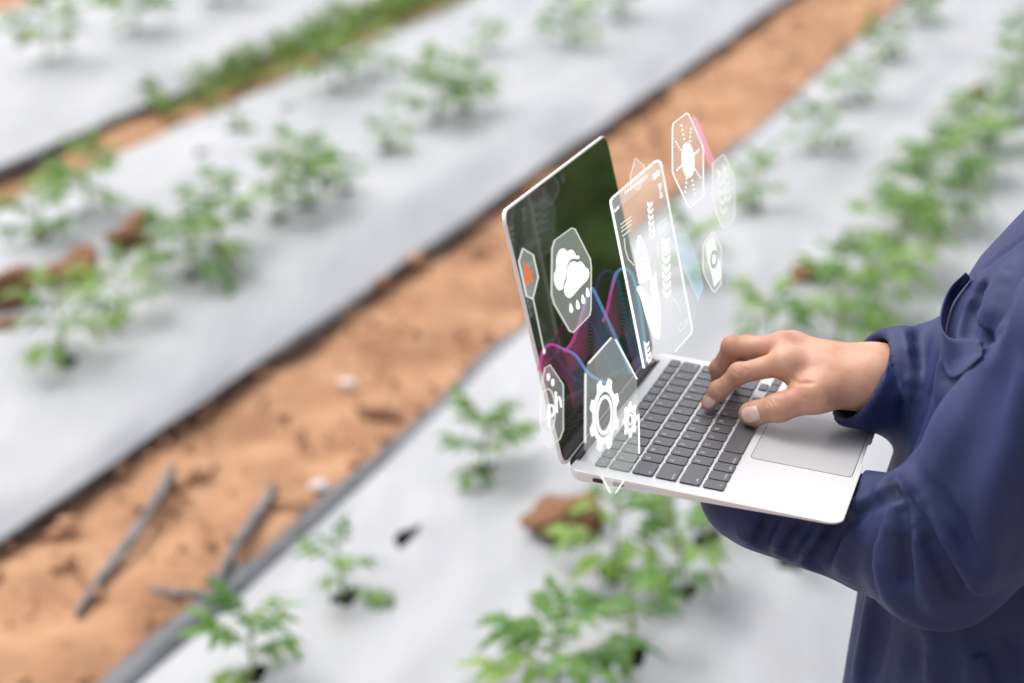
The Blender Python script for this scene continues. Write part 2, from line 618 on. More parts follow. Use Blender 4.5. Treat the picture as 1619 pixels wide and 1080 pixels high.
def path(l0, l1, res, seed):
    ls = np.arange(l0, l1 + 1e-6, res)
    ss = np.concatenate([np.arange(S0, 9.5, res), np.arange(9.5, S1, .08)])
    S, Lg = np.meshgrid(ss, ls, indexing='ij')
    z = .040 * fbm(S * 3, Lg * 3, seed, 3) + .030 * fbm(S * 6, Lg * 6, seed + 50, 2) + .006 * fbm(S * 19, Lg * 19, seed + 90, 2)
    u = np.clip(np.minimum(Lg - l0, l1 - Lg) / .16, 0, 1)
    z = z * (.5 + .5 * u) - .012
    V = np.column_stack([S.ravel()[:, None] * ROW + Lg.ravel()[:, None] * LAT, z.ravel()])
    n_ = len(ls)
    i, j = np.meshgrid(np.arange(len(ss) - 1), np.arange(n_ - 1), indexing='ij')
    a = (i * n_ + j).ravel()
    F = np.column_stack([a, a + n_, a + n_ + 1, a + 1])[:, ::-1]
    o = meshobj('soil_path', V, F, M['soil'], None, True)
    tag(o, kind='structure')


path(-2.22, -1.62, .013, 11)
path(-3.82, -3.46, .016, 23)
path(-.48, .06, .03, 37)
path(-6.2, -5.2, .06, 41)


def rock_mesh(name, seed, sub=2, rough=.35, flat=.7):
    bm = bmesh.new()
    bmesh.ops.create_icosphere(bm, subdivisions=sub, radius=1)
    r = random.Random(seed)
    ph = [(Vector((r.gauss(0, 1.5), r.gauss(0, 1.5), r.gauss(0, 1.5))), r.uniform(0, 6)) for _ in range(7)]
    for v in bm.verts:
        d = sum(math.sin(v.co.dot(k) * (1.6 if q_ < 5 else 4.5) + p) * (1 if q_ < 5 else .45) for q_, (k, p) in enumerate(ph)) / 6
        v.co *= 1 + rough * d * 1.6 + r.uniform(-.05, .05)
        v.co.z *= flat
    me = bpy.data.meshes.new(name)
    bm.to_mesh(me)
    bm.free()
    return me


# small crumbs of soil in the paths: nobody could count them
ico = [rock_mesh('c', k, 1, .5, .75) for k in range(6)]
icv = [np.array([v.co[:] for v in me.vertices]) for me in ico]
icf = [np.array([p.vertices[:] for p in me.polygons]) for me in ico]
VV, FF, base = [], [], 0
for k in range(1500):
    s_ = S0 + 2.6 + (9.5) * RNG.random() ** 1.5
    e_ = RNG.random()
    l_ = RNG.uniform(-2.19, -1.70) if e_ < .62 else (RNG.normal(-1.728, .012) if e_ < .74 else (RNG.normal(-2.180, .010) if e_ < .88 else RNG.uniform(-3.74, -3.55)))
    r = .005 + .010 * RNG.random() ** 2.5 + (.018 * RNG.random() if RNG.random() < .06 else 0)
    q = k % 6
    a = RNG.random() * 6.28
    v = icv[q] * r * RNG.uniform(.7, 1.3, 3)
    v = np.column_stack([v[:, 0] * math.cos(a) - v[:, 1] * math.sin(a), v[:, 0] * math.sin(a) + v[:, 1] * math.cos(a), v[:, 2]])
    VV.append(v + st(s_, l_, (.004 if -2.17 < l_ < -1.74 else .012) + r * .35))
    FF.append(icf[q] + base)
    base += len(v)
o = meshobj('soil_crumbs', np.concatenate(VV), np.concatenate(FF), M['soil'], None, True)
tag(o, 'loose orange-brown soil crumbs scattered over the paths between beds', 'soil', kind='stuff')


# ================================================================== PLANTS
def leaflet(L, W, seed, droop):
    """one lobed leaflet along +x, folded along the midrib: verts, faces"""
    r = random.Random(seed)
    n_ = 9
    lob = [0, .34, .55, 1.0, .58, .80, .44, .50, .22, 0]
    v, f = [], []
    for i in range(n_ + 1):
        t = i / n_
        x = L * t
        wd = W * .5 * lob[i] * r.uniform(.88, 1.12)
        z = -droop * L * t * t
        v += [(x, 0, z), (x + L * .03 * (i % 2), wd, z + wd * .30), (x + L * .03 * (i % 2), -wd, z + wd * .30)]
    for i in range(n_):
        a = i * 3
        f += [(a, a + 3, a + 4, a + 1), (a, a + 2, a + 5, a + 3)]
    return np.array(v), f


def compound_leaf(seed):
    """a pinnate seedling leaf of unit length along +x, drooping at the tip"""
    r = random.Random(seed)
    V, F, fm = [], [], []

    def put(v, f, mi):
        b0 = sum(len(k) for k in V)
        V.append(v)
        F.extend([tuple(i + b0 for i in q) for q in f])
        fm.extend([mi] * len(f))

    def rx(t):
        return np.array([t * .98, .03 * math.sin(t * 4 + seed), .10 * math.sin(t * 2.2) - .26 * t * t])
    # rachis
    n_ = 7
    v = []
    for i in range(n_ + 1):
        p = rx(i / n_ * .72)
        w_ = .017 * (1 - .5 * i / n_)
        v += [p + (0, w_, -w_ * .5), p + (0, -w_, -w_ * .5), p + (0, 0, w_)]
    f = [(i * 3 + j, i * 3 + (j + 1) % 3, i * 3 + 3 + (j + 1) % 3, i * 3 + 3 + j) for i in range(n_) for j in range(3)]
    put(np.array(v), f, 1)
    for t, side, L, W in [(.70, 0, .44, .27), (.60, 1, .40, .23), (.60, -1, .39, .23), (.42, 1, .34, .19), (.44, -1, .33, .19), (.25, 1, .20, .11), (.27, -1, .19, .11)]:
        L *= r.uniform(.85, 1.2)
        W *= r.uniform(.85, 1.15)
        lv, lf = leaflet(L, W, r.randint(0, 9999), r.uniform(.35, 1.0))
        a = side * math.radians(r.uniform(48, 75))
        tl = r.uniform(-.35, .25)
        lv = np.column_stack([lv[:, 0], lv[:, 1] * math.cos(tl) - lv[:, 2] * math.sin(tl), lv[:, 1] * math.sin(tl) + lv[:, 2] * math.cos(tl)])
        lv = np.column_stack([lv[:, 0] * math.cos(a) - lv[:, 1] * math.sin(a), lv[:, 0] * math.sin(a) + lv[:, 1] * math.cos(a), lv[:, 2]])
        put(lv + rx(t), lf, 0)
    me = bpy.data.meshes.new('leaf')
    me.from_pydata([tuple(p) for p in np.concatenate(V)], [], F)
    me.materials.append(M['leaf']); me.materials.append(M['stem'])
    me.polygons.foreach_set('material_index', np.array(fm, np.int32))
    me.polygons.foreach_set('use_smooth', np.ones(len(F), bool))
    me.update()
    return me


LEAVES = [compound_leaf(k + 3) for k in range(7)]


def stem_mesh(path_, r0, r1):
    v, f = [], []
    for i, p in enumerate(path_):
        r = r0 + (r1 - r0) * i / (len(path_) - 1)
        for k in range(6):
            a = k * math.pi / 3
            v.append((p[0] + r * math.cos(a), p[1] + r * math.sin(a), p[2]))
    for i in range(len(path_) - 1):
        for k in range(6):
            f.append((i * 6 + k, i * 6 + (k + 1) % 6, i * 6 + 6 + (k + 1) % 6, i * 6 + 6 + k))
    return v, f


ORD = ['first', 'second', 'third', 'fourth', 'fifth', 'sixth', 'seventh', 'eighth', 'ninth', 'tenth', 'eleventh', 'twelfth', 'thirteenth', 'fourteenth', 'fifteenth', 'sixteenth', 'seventeenth', 'eighteenth', 'nineteenth']
ROWN = ['left row under the laptop', 'right row under the laptop', 'middle bed near row', 'middle bed far row', 'top left bed']
ADJ = {.14: 'small', .215: 'young', .9: 'bushy'}
cnt = {}
order = sorted(range(len(PL)), key=lambda i: (PL[i][4], PLANT_POS[i][:2] @ ROW))
for i in order:
    px, bed, size, nl, row = PL[i]
    p = PLANT_POS[i]
    r = random.Random(100 + i)
    k = cnt.get(row, 0)
    cnt[row] = k + 1
    adj = next(v for t, v in ADJ.items() if size <= t)
    root = empty('seedling', loc=(p[0], p[1], p[2] - .035))
    tag(root, f'{adj} green seedling, {ORD[k]} from the near end of {ROWN[row]}', 'seedling', 'seedlings planted in the film covered beds')
    hgt = size * r.uniform(.55, .80) + .035
    lean = (r.uniform(-.2, .2), r.uniform(-.2, .2))
    pth = [(lean[0] * hgt * t * t, lean[1] * hgt * t * t, hgt * t) for t in np.linspace(0, 1, 6)]
    sv, sf = stem_mesh(pth, .0045, .0022)
    meshobj('stem', sv, sf, M['stem'], root, True)
    a0 = r.random() * 6.28
    nl = int(nl * 1.45 + 1)
    for j in range(nl):
        t = .35 + .65 * (j + .5) / nl
        o = bpy.data.objects.new('leaf', LEAVES[r.randrange(7)])
        COL.objects.link(o)
        o.parent = root
        sp = pth[min(5, int(t * 5))]
        o.location = (sp[0], sp[1], hgt * t)
        top = j / max(1, nl - 1)
        pit = math.radians(r.uniform(-2, 34) + 30 * top ** 2)
        o.rotation_euler = (r.uniform(-.25, .25), -pit, a0 + j * 2.4 + r.uniform(-.3, .3))
        sc = size * r.uniform(.48, .74) * (1 - .35 * top ** 3)
        o.scale = (sc, sc * r.uniform(.9, 1.15), sc)

# full-grown plants on the bed off to the right: the dark green that the laptop screen mirrors
for k in range(16):
    r = random.Random(500 + k)
    p = st(4.2 + (k // 2) * .62, .32 + .58 * (k % 2), .06)
    root = empty('grown_plant', loc=p)
    tag(root, 'full-grown dark plant out of frame, seen mirrored in the dark laptop screen', 'plant', 'full-grown plants on the bed off to the right')
    sv, sf = stem_mesh([(0, 0, .75 * t) for t in np.linspace(0, 1, 6)], .009, .004)
    meshobj('stem', sv, sf, M['stem'], root, True)
    for j in range(26):
        o = bpy.data.objects.new('leaf', LEAVES[r.randrange(7)])
        COL.objects.link(o)
        o.parent = root
        o.location = (0, 0, .08 + .66 * j / 25)
        o.rotation_euler = (r.uniform(-.3, .3), -math.radians(r.uniform(-10, 30)), j * 2.4)
        sc = r.uniform(.28, .40)
        o.scale = (sc, sc, sc)

# weeds filling the path between the middle bed and the far bed
VV, FF, fm, base = [], [], [], 0
lv0 = [(np.array([v.co[:] for v in me.vertices]), [p.vertices[:] for p in me.polygons]) for me in LEAVES[:4]]
for k in range(1100):
    t = RNG.random()
    s_ = 5.05 + 5.0 * t
    dens = min(.60, max(.08, (s_ - 5.1) / 1.6))
    if RNG.random() > dens:
        continue
    l_ = RNG.uniform(-3.80, -3.60) if RNG.random() < .8 else RNG.uniform(-3.62, -3.46)
    v, f = lv0[k % 4]
    sc = RNG.uniform(.06, .12)
    a, b2 = RNG.random() * 6.28, -RNG.uniform(.2, 1.2)
    v = v * sc
    v = np.column_stack([v[:, 0] * math.cos(b2) + v[:, 2] * math.sin(b2), v[:, 1], -v[:, 0] * math.sin(b2) + v[:, 2] * math.cos(b2)])
    v = np.column_stack([v[:, 0] * math.cos(a) - v[:, 1] * math.sin(a), v[:, 0] * math.sin(a) + v[:, 1] * math.cos(a), v[:, 2]])
    VV.append(v + st(s_, l_, .02 + RNG.random() * .05))
    FF += [tuple(q + base for q in p) for p in f]
    base += len(v)
o = meshobj('weeds', np.concatenate(VV), FF, M['weed'], None, True)
tag(o, 'yellow-green weeds growing along the path behind the middle bed', 'weeds', kind='stuff')

# ------------------------------------------------------------------ clods, stones, stakes
CLODS = [((885, 838), 'a', (.072, .060, .044), 'largest orange clod, on the film under the laptop edge behind leaves'),
         ((1268, 436), 'a', (.040, .032, .028), 'small square-looking orange clod on the film left of the pocket'),
         ((1550, 150), 'a', (.048, .030, .022), 'orange clod among leaves near the right edge of the photo'),
         ((118, 440), 'b', (.070, .055, .046), 'long flat orange-brown clod on the middle bed at left'),
         ((214, 388), 'b', (.060, .050, .050), 'round orange-brown clod just above the long flat one'),
         ((5, 482), 'b', (.070, .055, .060), 'orange-brown clod cut off by the left edge of the photo'),
         ((8, 520), 'b', (.040, .035, .020), 'low orange clod in the left edge below another clod')]
for i, (px, bed, sz, lab) in enumerate(CLODS):
    p = bed_point(px, bed)
    me = rock_mesh('soil_clod', 40 + i, 3, .62, .85)
    o = linkme('soil_clod', me, M['clod'], None, True)
    o.location = (p[0], p[1], p[2] + sz[2] * .55)
    o.scale = sz
    o.rotation_euler = (0, 0, .9 - AZ)
    tag(o, lab, 'clod', 'dry soil clods lying on the film')
for i, (px, sz, lab) in enumerate([((505, 775), (.022, .018, .016), 'pale rounded stone on the soil beside the dark film hem'),
                                   ((550, 608), (.022, .016, .010), 'flat greyish stone lying in the middle of the soil path'),
                                   ]):
    p = px_ground(*px, .012)
    o = linkme('pebble', rock_mesh('pebble', 70 + i, 3, .18, .8), M['stone'], None, True)
    o.location = (p[0], p[1], .012 + sz[2] * .5)
    o.scale = sz
    tag(o, lab, 'stone', 'pale stones on the soil path')
for i, (px, sz, lab) in enumerate([((600, 652), (.055, .022, .018), 'broad baked lump of soil in the middle of the path'),
                                   ((468, 800), (.050, .030, .018), 'low orange lump of soil below the pale stone')]):
    p = px_ground(*px, .012)
    o = linkme('soil_lump', rock_mesh('soil_lump', 80 + i, 3, .35, .8), M['soil'], None, True)
    o.location = (p[0], p[1], .016)
    o.scale = sz
    o.rotation_euler = (0, 0, -.2)
    tag(o, lab, 'soil lump', 'larger lumps in the soil path')


def stake(pa, pb, wd, za, zb, lab, seed):
    a, b2 = px_ground(*pa, za), px_ground(*pb, zb)
    d = Vector(b2 - a)
    L = d.length
    bm = bmesh.new()
    r = random.Random(seed)
    n_ = 9
    rings = []
    for i in range(n_ + 1):
        t = i / n_
        ww = wd * (1 + r.uniform(-.22, .18)) * (.65 if i in (0, n_) else 1) * (1.12 - .35 * t)
        hh = wd * .42 * (1 + r.uniform(-.2, .2))
        by = .030 * math.sin(t * 3.4 + seed) * L + r.uniform(-.0015, .0015)
        rings.append([bm.verts.new((t * L, by + x * ww / 2, z * hh)) for x, z in ((-1, -.6), (-.7, .7), (0, 1), (.7, .75), (1, -.5), (0, -1))])
    for p, q in zip(rings, rings[1:]):
        for k in range(6):
            bm.faces.new((p[k], p[(k + 1) % 6], q[(k + 1) % 6], q[k]))
    bm.faces.new(rings[0][::-1]); bm.faces.new(rings[-1])
    o = bmobj('wooden_stake', bm, M['stick'])
    o.location = a
    o.rotation_euler = d.to_track_quat('X', 'Z').to_euler()
    tag(o, lab, 'stake', 'grey stakes lying on the soil path')


stake((262, 738), (138, 972), .026, .030, .020, 'longest grey stake, lying alone at the left of the soil path', 1)
stake((424, 772), (352, 925), .026, .030, .032, 'grey stake pointing up the path, right one of the two long ones', 2)
stake((233, 934), (342, 942), .020, .020, .016, 'short grey stake lying crosswise at the foot of another stake', 3)
# the dark crumpled scrap of film where two stakes meet
bm = bmesh.new()
bmesh.ops.create_grid(bm, x_segments=14, y_segments=10, size=1)
for v in bm.verts:
    x, y = v.co.x, v.co.y
    v.co.z = .35 * math.sin(3.1 * x + 2 * y) + .25 * math.sin(5 * y - 3 * x) + random.uniform(-.05, .05)
    v.co.x += .2 * math.sin(4 * y)
o = bmobj('film_scrap', bm, M['film_black'], None, True)
p = px_ground(368, 918, .02)
o.location = (p[0], p[1], .026)
o.scale = (.033, .05, .020)
o.rotation_euler = (0, 0, -AZ)
tag(o, 'crumpled dark film scrap where two grey stakes meet', 'film scrap')

# ================================================================== LAPTOP
LW, LD = .3041, .2124
lap = empty('laptop', LM)
tag(lap, 'open silver laptop with black keys held over the seedling beds', 'laptop')


def deck_under(x, y):
    t = min(1, max(0, y / LD))
    return -(.0105 * (1 - t) + .0030 * t)


outline = []
R_ = .011


def arc(cx, cy, r, a0, a1, n_=6):
    return [(cx + r * math.cos(math.radians(a0 + (a1 - a0) * i / n_)), cy + r * math.sin(math.radians(a0 + (a1 - a0) * i / n_))) for i in range(n_ + 1)]


outline += arc(LW - R_, LD - R_, R_, 0, 90)
outline += [(.178, LD), (.1765, LD - .0022), (.1275, LD - .0022), (.126, LD)]
outline += arc(R_, LD - R_, R_, 90, 180)
outline += arc(.009, .005, .009, 180, 270)
outline += [(.019, -.004), (.0205, .0035), (LW - .0205, .0035), (LW - .019, -.004)]
outline += arc(LW - .009, .005, .009, 270, 360)


def outset(poly, d):
    return [(x + d * (1 if x < LW / 2 else -1) * (1 if x < .012 or x > LW - .012 else 0), y - d * (y > LD - .012) + d * (y < .01)) for x, y in poly]


bm = bmesh.new()
# top lip bevelled, belly tapered inwards
rings = []
for d, zf in ((.004, 1.0), (.0012, .72), (.0, .30), (.0, .06), (.0006, .0)):
    rings.append([bm.verts.new((x, y, deck_under(x, y) * zf)) for x, y in outset(outline, d)])
for a, b2 in zip(rings, rings[1:]):
    for i in range(len(a)):
        j = (i + 1) % len(a)
        bm.faces.new((a[i], a[j], b2[j], b2[i]))
bm.faces.new(rings[0][::-1])
bm.faces.new(rings[-1])
bmesh.ops.triangulate(bm, faces=[f for f in bm.faces if len(f.verts) > 4])
bmobj('base', bm, M['alu'], lap)


def port(y0, y1, mat):
    bm = bmesh.new()
    zc = -.0049
    prism(bm, rrect(y0, zc - .00145, y1, zc + .00145, .0014), 0, .0012, f=lambda p: (-.0004 + .0008 - p[2], p[0], p[1]))
    bmobj('port', bm, mat, lap)


port(.0165, .0255, M['port'])
port(.0330, .0415, M['stick'])
# hinge barrel
bm = bmesh.new()
bmesh.ops.create_cone(bm, cap_ends=True, segments=20, radius1=.0048, radius2=.0048, depth=LW - .044,
                      matrix=Matrix.Translation((LW / 2, -.0038, -.0030)) @ Matrix.Rotation(math.pi / 2, 4, 'Y'))
bmobj('hinge', bm, M['hinge'], lap, True)
# feet under the deck
for fx in (.03, LW - .03):
    for fy in (.02, LD - .03):
        bm = bmesh.new()
        bmesh.ops.create_cone(bm, cap_ends=True, segments=16, radius1=.006, radius2=.007, depth=.0016,
                              matrix=Matrix.Translation((fx, fy, deck_under(fx, fy) - .0007)))
        bmobj('rubber_foot', bm, M['hinge'], lap, True)

# trackpad: a thin dark gap frame with the pad inside it
bm = bmesh.new()
prism(bm, rrect(.0942, .1237, .2102, .2072, .0045), -.001, .00012)
bmobj('trackpad_gap', bm, M['groove'], lap)
bm = bmesh.new()
prism(bm, rrect(.0947, .1242, .2097, .2067, .0042), -.001, .00035)
bmobj('trackpad', bm, M['alu_pad'], lap)

# keys
KX, KY, U = .01565, .0131, .019
GAP = .0027
key_cache = {}


def key_mesh(wd, dp):
    kk = (round(wd, 5), round(dp, 5))
    if kk in key_cache:
        return key_cache[kk]
    bm = bmesh.new()
    P = rrect(-wd / 2, -dp / 2, wd / 2, dp / 2, .0016, 3)
    rr = []
    for ins, z in ((-.00025, 0), (-.00025, .0004), (0.0, .00045), (0, .00125), (.00035, .00155)):
        k = [(x - math.copysign(ins, x), y - math.copysign(ins, y)) for x, y in P]
        rr.append([bm.verts.new((x, y, z)) for x, y in k])
    for a, b2 in zip(rr, rr[1:]):
        for i in range(len(a)):
            j = (i + 1) % len(a)
            f = bm.faces.new((a[i], a[j], b2[j], b2[i]))
            f.material_index = 1 if a is not rr[3] else 0
    bm.faces.new(rr[-1])
    bm.normal_update()
    me = bpy.data.meshes.new('key')
    bm.to_mesh(me)
    bm.free()
    me.materials.append(M['key']); me.materials.append(M['key_side'])
    key_cache[kk] = me
    return me


def key(u0, wu, y0, dp, legend=None, small=None):
    wd = wu * U - GAP
    o = bpy.data.objects.new('key', key_mesh(wd, dp))
    COL.objects.link(o)
    o.parent = lap
    cx, cy = KX + u0 * U + wd / 2, KY + y0 + dp / 2
    o.location = (cx, cy, .0001)
    me = TXT.get(legend) if legend else TXT2.get(small) if small else None
    if me:
        t = bpy.data.objects.new('legend', me)
        if not me.materials:
            me.materials.append(M['legend'])
        COL.objects.link(t)
        t.parent = o
        # read from the user's side (+y): text x runs along +x, text up towards the hinge (-y)
        if legend:
            t.location = (-wd / 2 + .0048, -dp / 2 + .0050, .00162)
        else:
            off_ = min(wd / 2 - .0052, wd * .28)
            t.location = (-off_ if u0 < 7 and wu > 1.1 else (off_ if wu > 1.1 else 0), dp / 2 - .0034 if dp > .012 else 0, .00162)
        t.rotation_euler = (0, 0, math.pi)
        t.matrix_local = Matrix.Translation(t.location) @ Matrix.Scale(-1, 4, (0, 1, 0))
    return o


YS = [0, .0117, .0307, .0497, .0687, .0877]
DP = .0163
fu = 14.5 / 14
for i in range(14):
    key(i * fu, fu, YS[0], .0096, None, 'esc' if i == 0 else ('F%d' % i if i < 13 else None))
for i, ch in enumerate(ROWS_TXT[0]):
    key(i, 1, YS[1], DP, ch)
key(13, 1.5, YS[1], DP, None, 'delete')
key(0, 1.5, YS[2], DP, None, 'tab')
for i, ch in enumerate(ROWS_TXT[1]):
    key(1.5 + i, 1, YS[2], DP, ch)
key(0, 1.75, YS[3], DP, None, 'caps lock')
for i, ch in enumerate(ROWS_TXT[2]):
    key(1.75 + i, 1, YS[3], DP, ch)
key(12.75, 1.75, YS[3], DP, None, 'return')
key(0, 2.25, YS[4], DP, None, 'shift')
for i, ch in enumerate(ROWS_TXT[3]):
    key(2.25 + i, 1, YS[4], DP, ch)
key(12.25, 2.25, YS[4], DP, None, 'shift')
for u0, wu, tx in ((0, 1, 'fn'), (1, 1, 'control'), (2, 1, 'option'), (3, 1.25, 'command'), (4.25, 5, None), (9.25, 1.25, 'command'), (10.5, 1, 'option')):
    key(u0, wu, YS[5], DP, None, tx)
hh = (DP - .0012) / 2
key(11.5, 1, YS[5] + DP - hh, hh)
key(12.5, 1, YS[5], hh)
key(12.5, 1, YS[5] + DP - hh, hh)
key(13.5, 1, YS[5] + DP - hh, hh)

# lid: shell, screen glass, camera
SH = .2101


def lidp(p):                                                  # (x, up the lid, out of the screen)
    return tuple(np.array([p[0], HY, 0]) + SUP * p[1] + SNR * p[2])


bm = bmesh.new()
Pl = rrect(0, .0, LW, SH, .011, 6)
prism(bm, Pl, -.0030, .0, bev=.0006, f=lidp)
lid = bmobj('lid', bm, M['alu'], lap)
bm = bmesh.new()
prism(bm, rrect(.0012, .003, LW - .0012, SH - .0016, .010, 6), -.001, .00035, f=lidp)
scr = bmobj('screen', bm, M['screen'], lid)
bm = bmesh.new()
prism(bm, rrect(LW / 2 - .006, SH - .0125, LW / 2 + .008, SH - .0045, .0025), .0002, .00055, f=lidp)
camh = bmobj('camera_window', bm, M['port'], lid)
bm = bmesh.new()
prism(bm, arc(LW / 2 + .001, SH - .0085, .0022, 0, 330, 11), .0005, .0008, f=lidp)
bmobj('lens', bm, M['hinge'], lid)
bm = bmesh.new()
prism(bm, rrect(.003, .0045, LW - .003, .0135, .003, 4), .0003, .0007, f=lidp)
bmobj('chin', bm, M['hinge'], lid)


# ================================================================== PERSON (distance fields meshed with surface nets)
class Field:
    def __init__(s, lo, hi, h):
        s.lo, s.h = np.array(lo, np.float32), h
        s.n = np.ceil((np.array(hi) - lo) / h).astype(int) + 1
        s.V = np.full(s.n, .2, np.float32)

    def like(s):
        g_ = Field(s.lo, s.lo + 1e-3, s.h)
        g_.n = s.n.copy()
        g_.V = np.full(s.n, .2, np.float32)
        return g_

    def box(s, lo, hi):
        a = np.clip(np.floor((lo - s.lo) / s.h).astype(int), 0, s.n - 1)
        b2 = np.clip(np.ceil((hi - s.lo) / s.h).astype(int) + 1, 1, s.n)
        if np.any(b2 <= a):
            return None, None
        sl = tuple(slice(i, j) for i, j in zip(a, b2))
        ax = [s.lo[k] + s.h * np.arange(a[k], b2[k], dtype=np.float32) for k in range(3)]
        return sl, np.stack(np.meshgrid(*ax, indexing='ij'), -1)

    def apply(s, fn, lo, hi, k, mode='add'):
        m_ = k + 4 * s.h
        sl, P = s.box(np.array(lo) - m_, np.array(hi) + m_)
        if sl is None:
            return
        d = fn(P)
        v = s.V[sl]
        k = max(k, 1e-6)
        if mode == 'add':
            hq = np.maximum(k - np.abs(v - d), 0) / k
            s.V[sl] = np.minimum(v, d) - hq * hq * k * .25
        else:
            d = -d
            hq = np.maximum(k - np.abs(v - d), 0) / k
            s.V[sl] = np.maximum(v, d) + hq * hq * k * .25

    def cap(s, a, b2, ra, rb, k=.008, mode='add'):
        a, b2 = np.array(a, np.float32), np.array(b2, np.float32)
        ab = b2 - a
        L2 = float(ab @ ab) + 1e-12

        def fn(P):
            pa = P - a
            t = np.clip(pa @ ab / L2, 0, 1)
            return np.linalg.norm(pa - t[..., None] * ab, axis=-1) - (ra + (rb - ra) * t)
        r = max(ra, rb)
        s.apply(fn, np.minimum(a, b2) - r, np.maximum(a, b2) + r, k, mode)

    def chain(s, pts, rad, k=.008, mode='add'):
        for i in range(len(pts) - 1):
            s.cap(pts[i], pts[i + 1], rad[i], rad[i + 1], k, mode)

    def ell(s, c, R, rad, k=.008, mode='add'):
        c, rad = np.array(c, np.float32), np.array(rad, np.float32)
        R = np.array(R, np.float32)

        def fn(P):
            q = (P - c) @ R.T
            k0 = np.linalg.norm(q / rad, axis=-1)
            k1 = np.linalg.norm(q / rad ** 2, axis=-1) + 1e-6
            return np.where(k0 < .02, -rad.min(), k0 * (k0 - 1) / k1)
        s.apply(fn, c - rad.max(), c + rad.max(), k, mode)

    def fold(s, pts, amp, sig):
        """raise (amp>0) or press in (amp<0) the surface along a polyline, fading at its ends"""
        pts = np.array(pts, np.float32)
        seg = np.linalg.norm(np.diff(pts, axis=0), axis=1)
        cum = np.concatenate([[0], np.cumsum(seg)])
        m_ = 3 * sig
        sl, P = s.box(pts.min(0) - m_, pts.max(0) + m_)
        if sl is None:
            return
        best = np.full(P.shape[:-1], 9., np.float32)
        par = np.zeros(P.shape[:-1], np.float32)
        for i in range(len(pts) - 1):
            ab = pts[i + 1] - pts[i]
            pa = P - pts[i]
            t = np.clip(pa @ ab / (ab @ ab + 1e-12), 0, 1)
            d = np.linalg.norm(pa - t[..., None] * ab, axis=-1)
            b2 = d < best
            best = np.where(b2, d, best)
            par = np.where(b2, (cum[i] + t * seg[i]) / cum[-1], par)
        tap = np.sqrt(np.clip(4 * (par + .06) * (1.06 - par), 0, 1))
        s.V[sl] -= amp * tap * np.exp(-(best / sig) ** 2)

    def mesh(s, smooth=0):
        V = s.V
        ins = V < 0
        n0, n1, n2 = V.shape
        cs = np.zeros((n0 - 1, n1 - 1, n2 - 1), np.int8)
        for d in np.ndindex(2, 2, 2):
            cs += ins[d[0]:n0 - 1 + d[0], d[1]:n1 - 1 + d[1], d[2]:n2 - 1 + d[2]]
        ci = np.argwhere((cs > 0) & (cs < 8))
        idx = -np.ones(cs.shape, np.int64)
        idx[tuple(ci.T)] = np.arange(len(ci))
        acc = np.zeros((len(ci), 3))
        num = np.zeros(len(ci))
        corners = list(np.ndindex(2, 2, 2))
        for a in corners:
            for ax in range(3):
                if a[ax]:
                    continue
                b2 = list(a); b2[ax] = 1
                va = V[tuple((ci + a).T)]; vb = V[tuple((ci + b2).T)]
                m_ = (va < 0) != (vb < 0)
                t = va[m_] / (va[m_] - vb[m_])
                p = np.tile(np.array(a, float), (m_.sum(), 1))
                p[:, ax] += t
                acc[m_] += p
                num[m_] += 1
        P = s.lo + s.h * (ci + acc / np.maximum(num, 1)[:, None])
        F = []
        for ax in range(3):
            sl0 = [slice(None)] * 3; sl1 = [slice(None)] * 3
            sl0[ax] = slice(0, -1); sl1[ax] = slice(1, None)
            e = np.argwhere(ins[tuple(sl0)] != ins[tuple(sl1)])
            u, v = (ax + 1) % 3, (ax + 2) % 3
            ok = (e[:, u] > 0) & (e[:, v] > 0) & (e[:, u] < V.shape[u] - 1) & (e[:, v] < V.shape[v] - 1)
            e = e[ok]
            fl = ins[tuple(e.T)]
            q = []
            for du, dv in ((1, 1), (0, 1), (0, 0), (1, 0)):
                c = e.copy(); c[:, u] -= du; c[:, v] -= dv
                q.append(idx[tuple(c.T)])
            q = np.stack(q, 1)
            q[~fl] = q[~fl][:, ::-1]
            F.append(q)
        F = np.concatenate(F)
        for _ in range(smooth):
            A = np.zeros_like(P); N = np.zeros(len(P))
            for i in range(4):
                j = (i + 1) % 4
                for x, y in ((i, j), (j, i)):
                    for k in range(3):
                        A[:, k] += np.bincount(F[:, x], P[F[:, y], k], len(P))
                    N += np.bincount(F[:, x], minlength=len(P))
            P = .45 * P + .55 * A / np.maximum(N, 1)[:, None]
        used = np.zeros(len(P), bool)
        used[F.ravel()] = True
        new = np.cumsum(used) - 1
        return P[used], new[F]


mm = lambda *p: np.array(p) / 1000.


def raycast(fl, px, py):
    d = ray(px, py) @ LA
    t = np.arange(.95, 2.2, .0006)
    P = CL + t[:, None] * d
    I = np.round((P - fl.lo) / fl.h).astype(int)
    ok = np.all((I >= 0) & (I < fl.n), 1)
    I2 = np.clip(I, 0, fl.n - 1)
    v = np.where(ok, fl.V[tuple(I2.T)], 1.)
    k = np.argmax(v < 0)
    return P[k] if v[k] < 0 else None


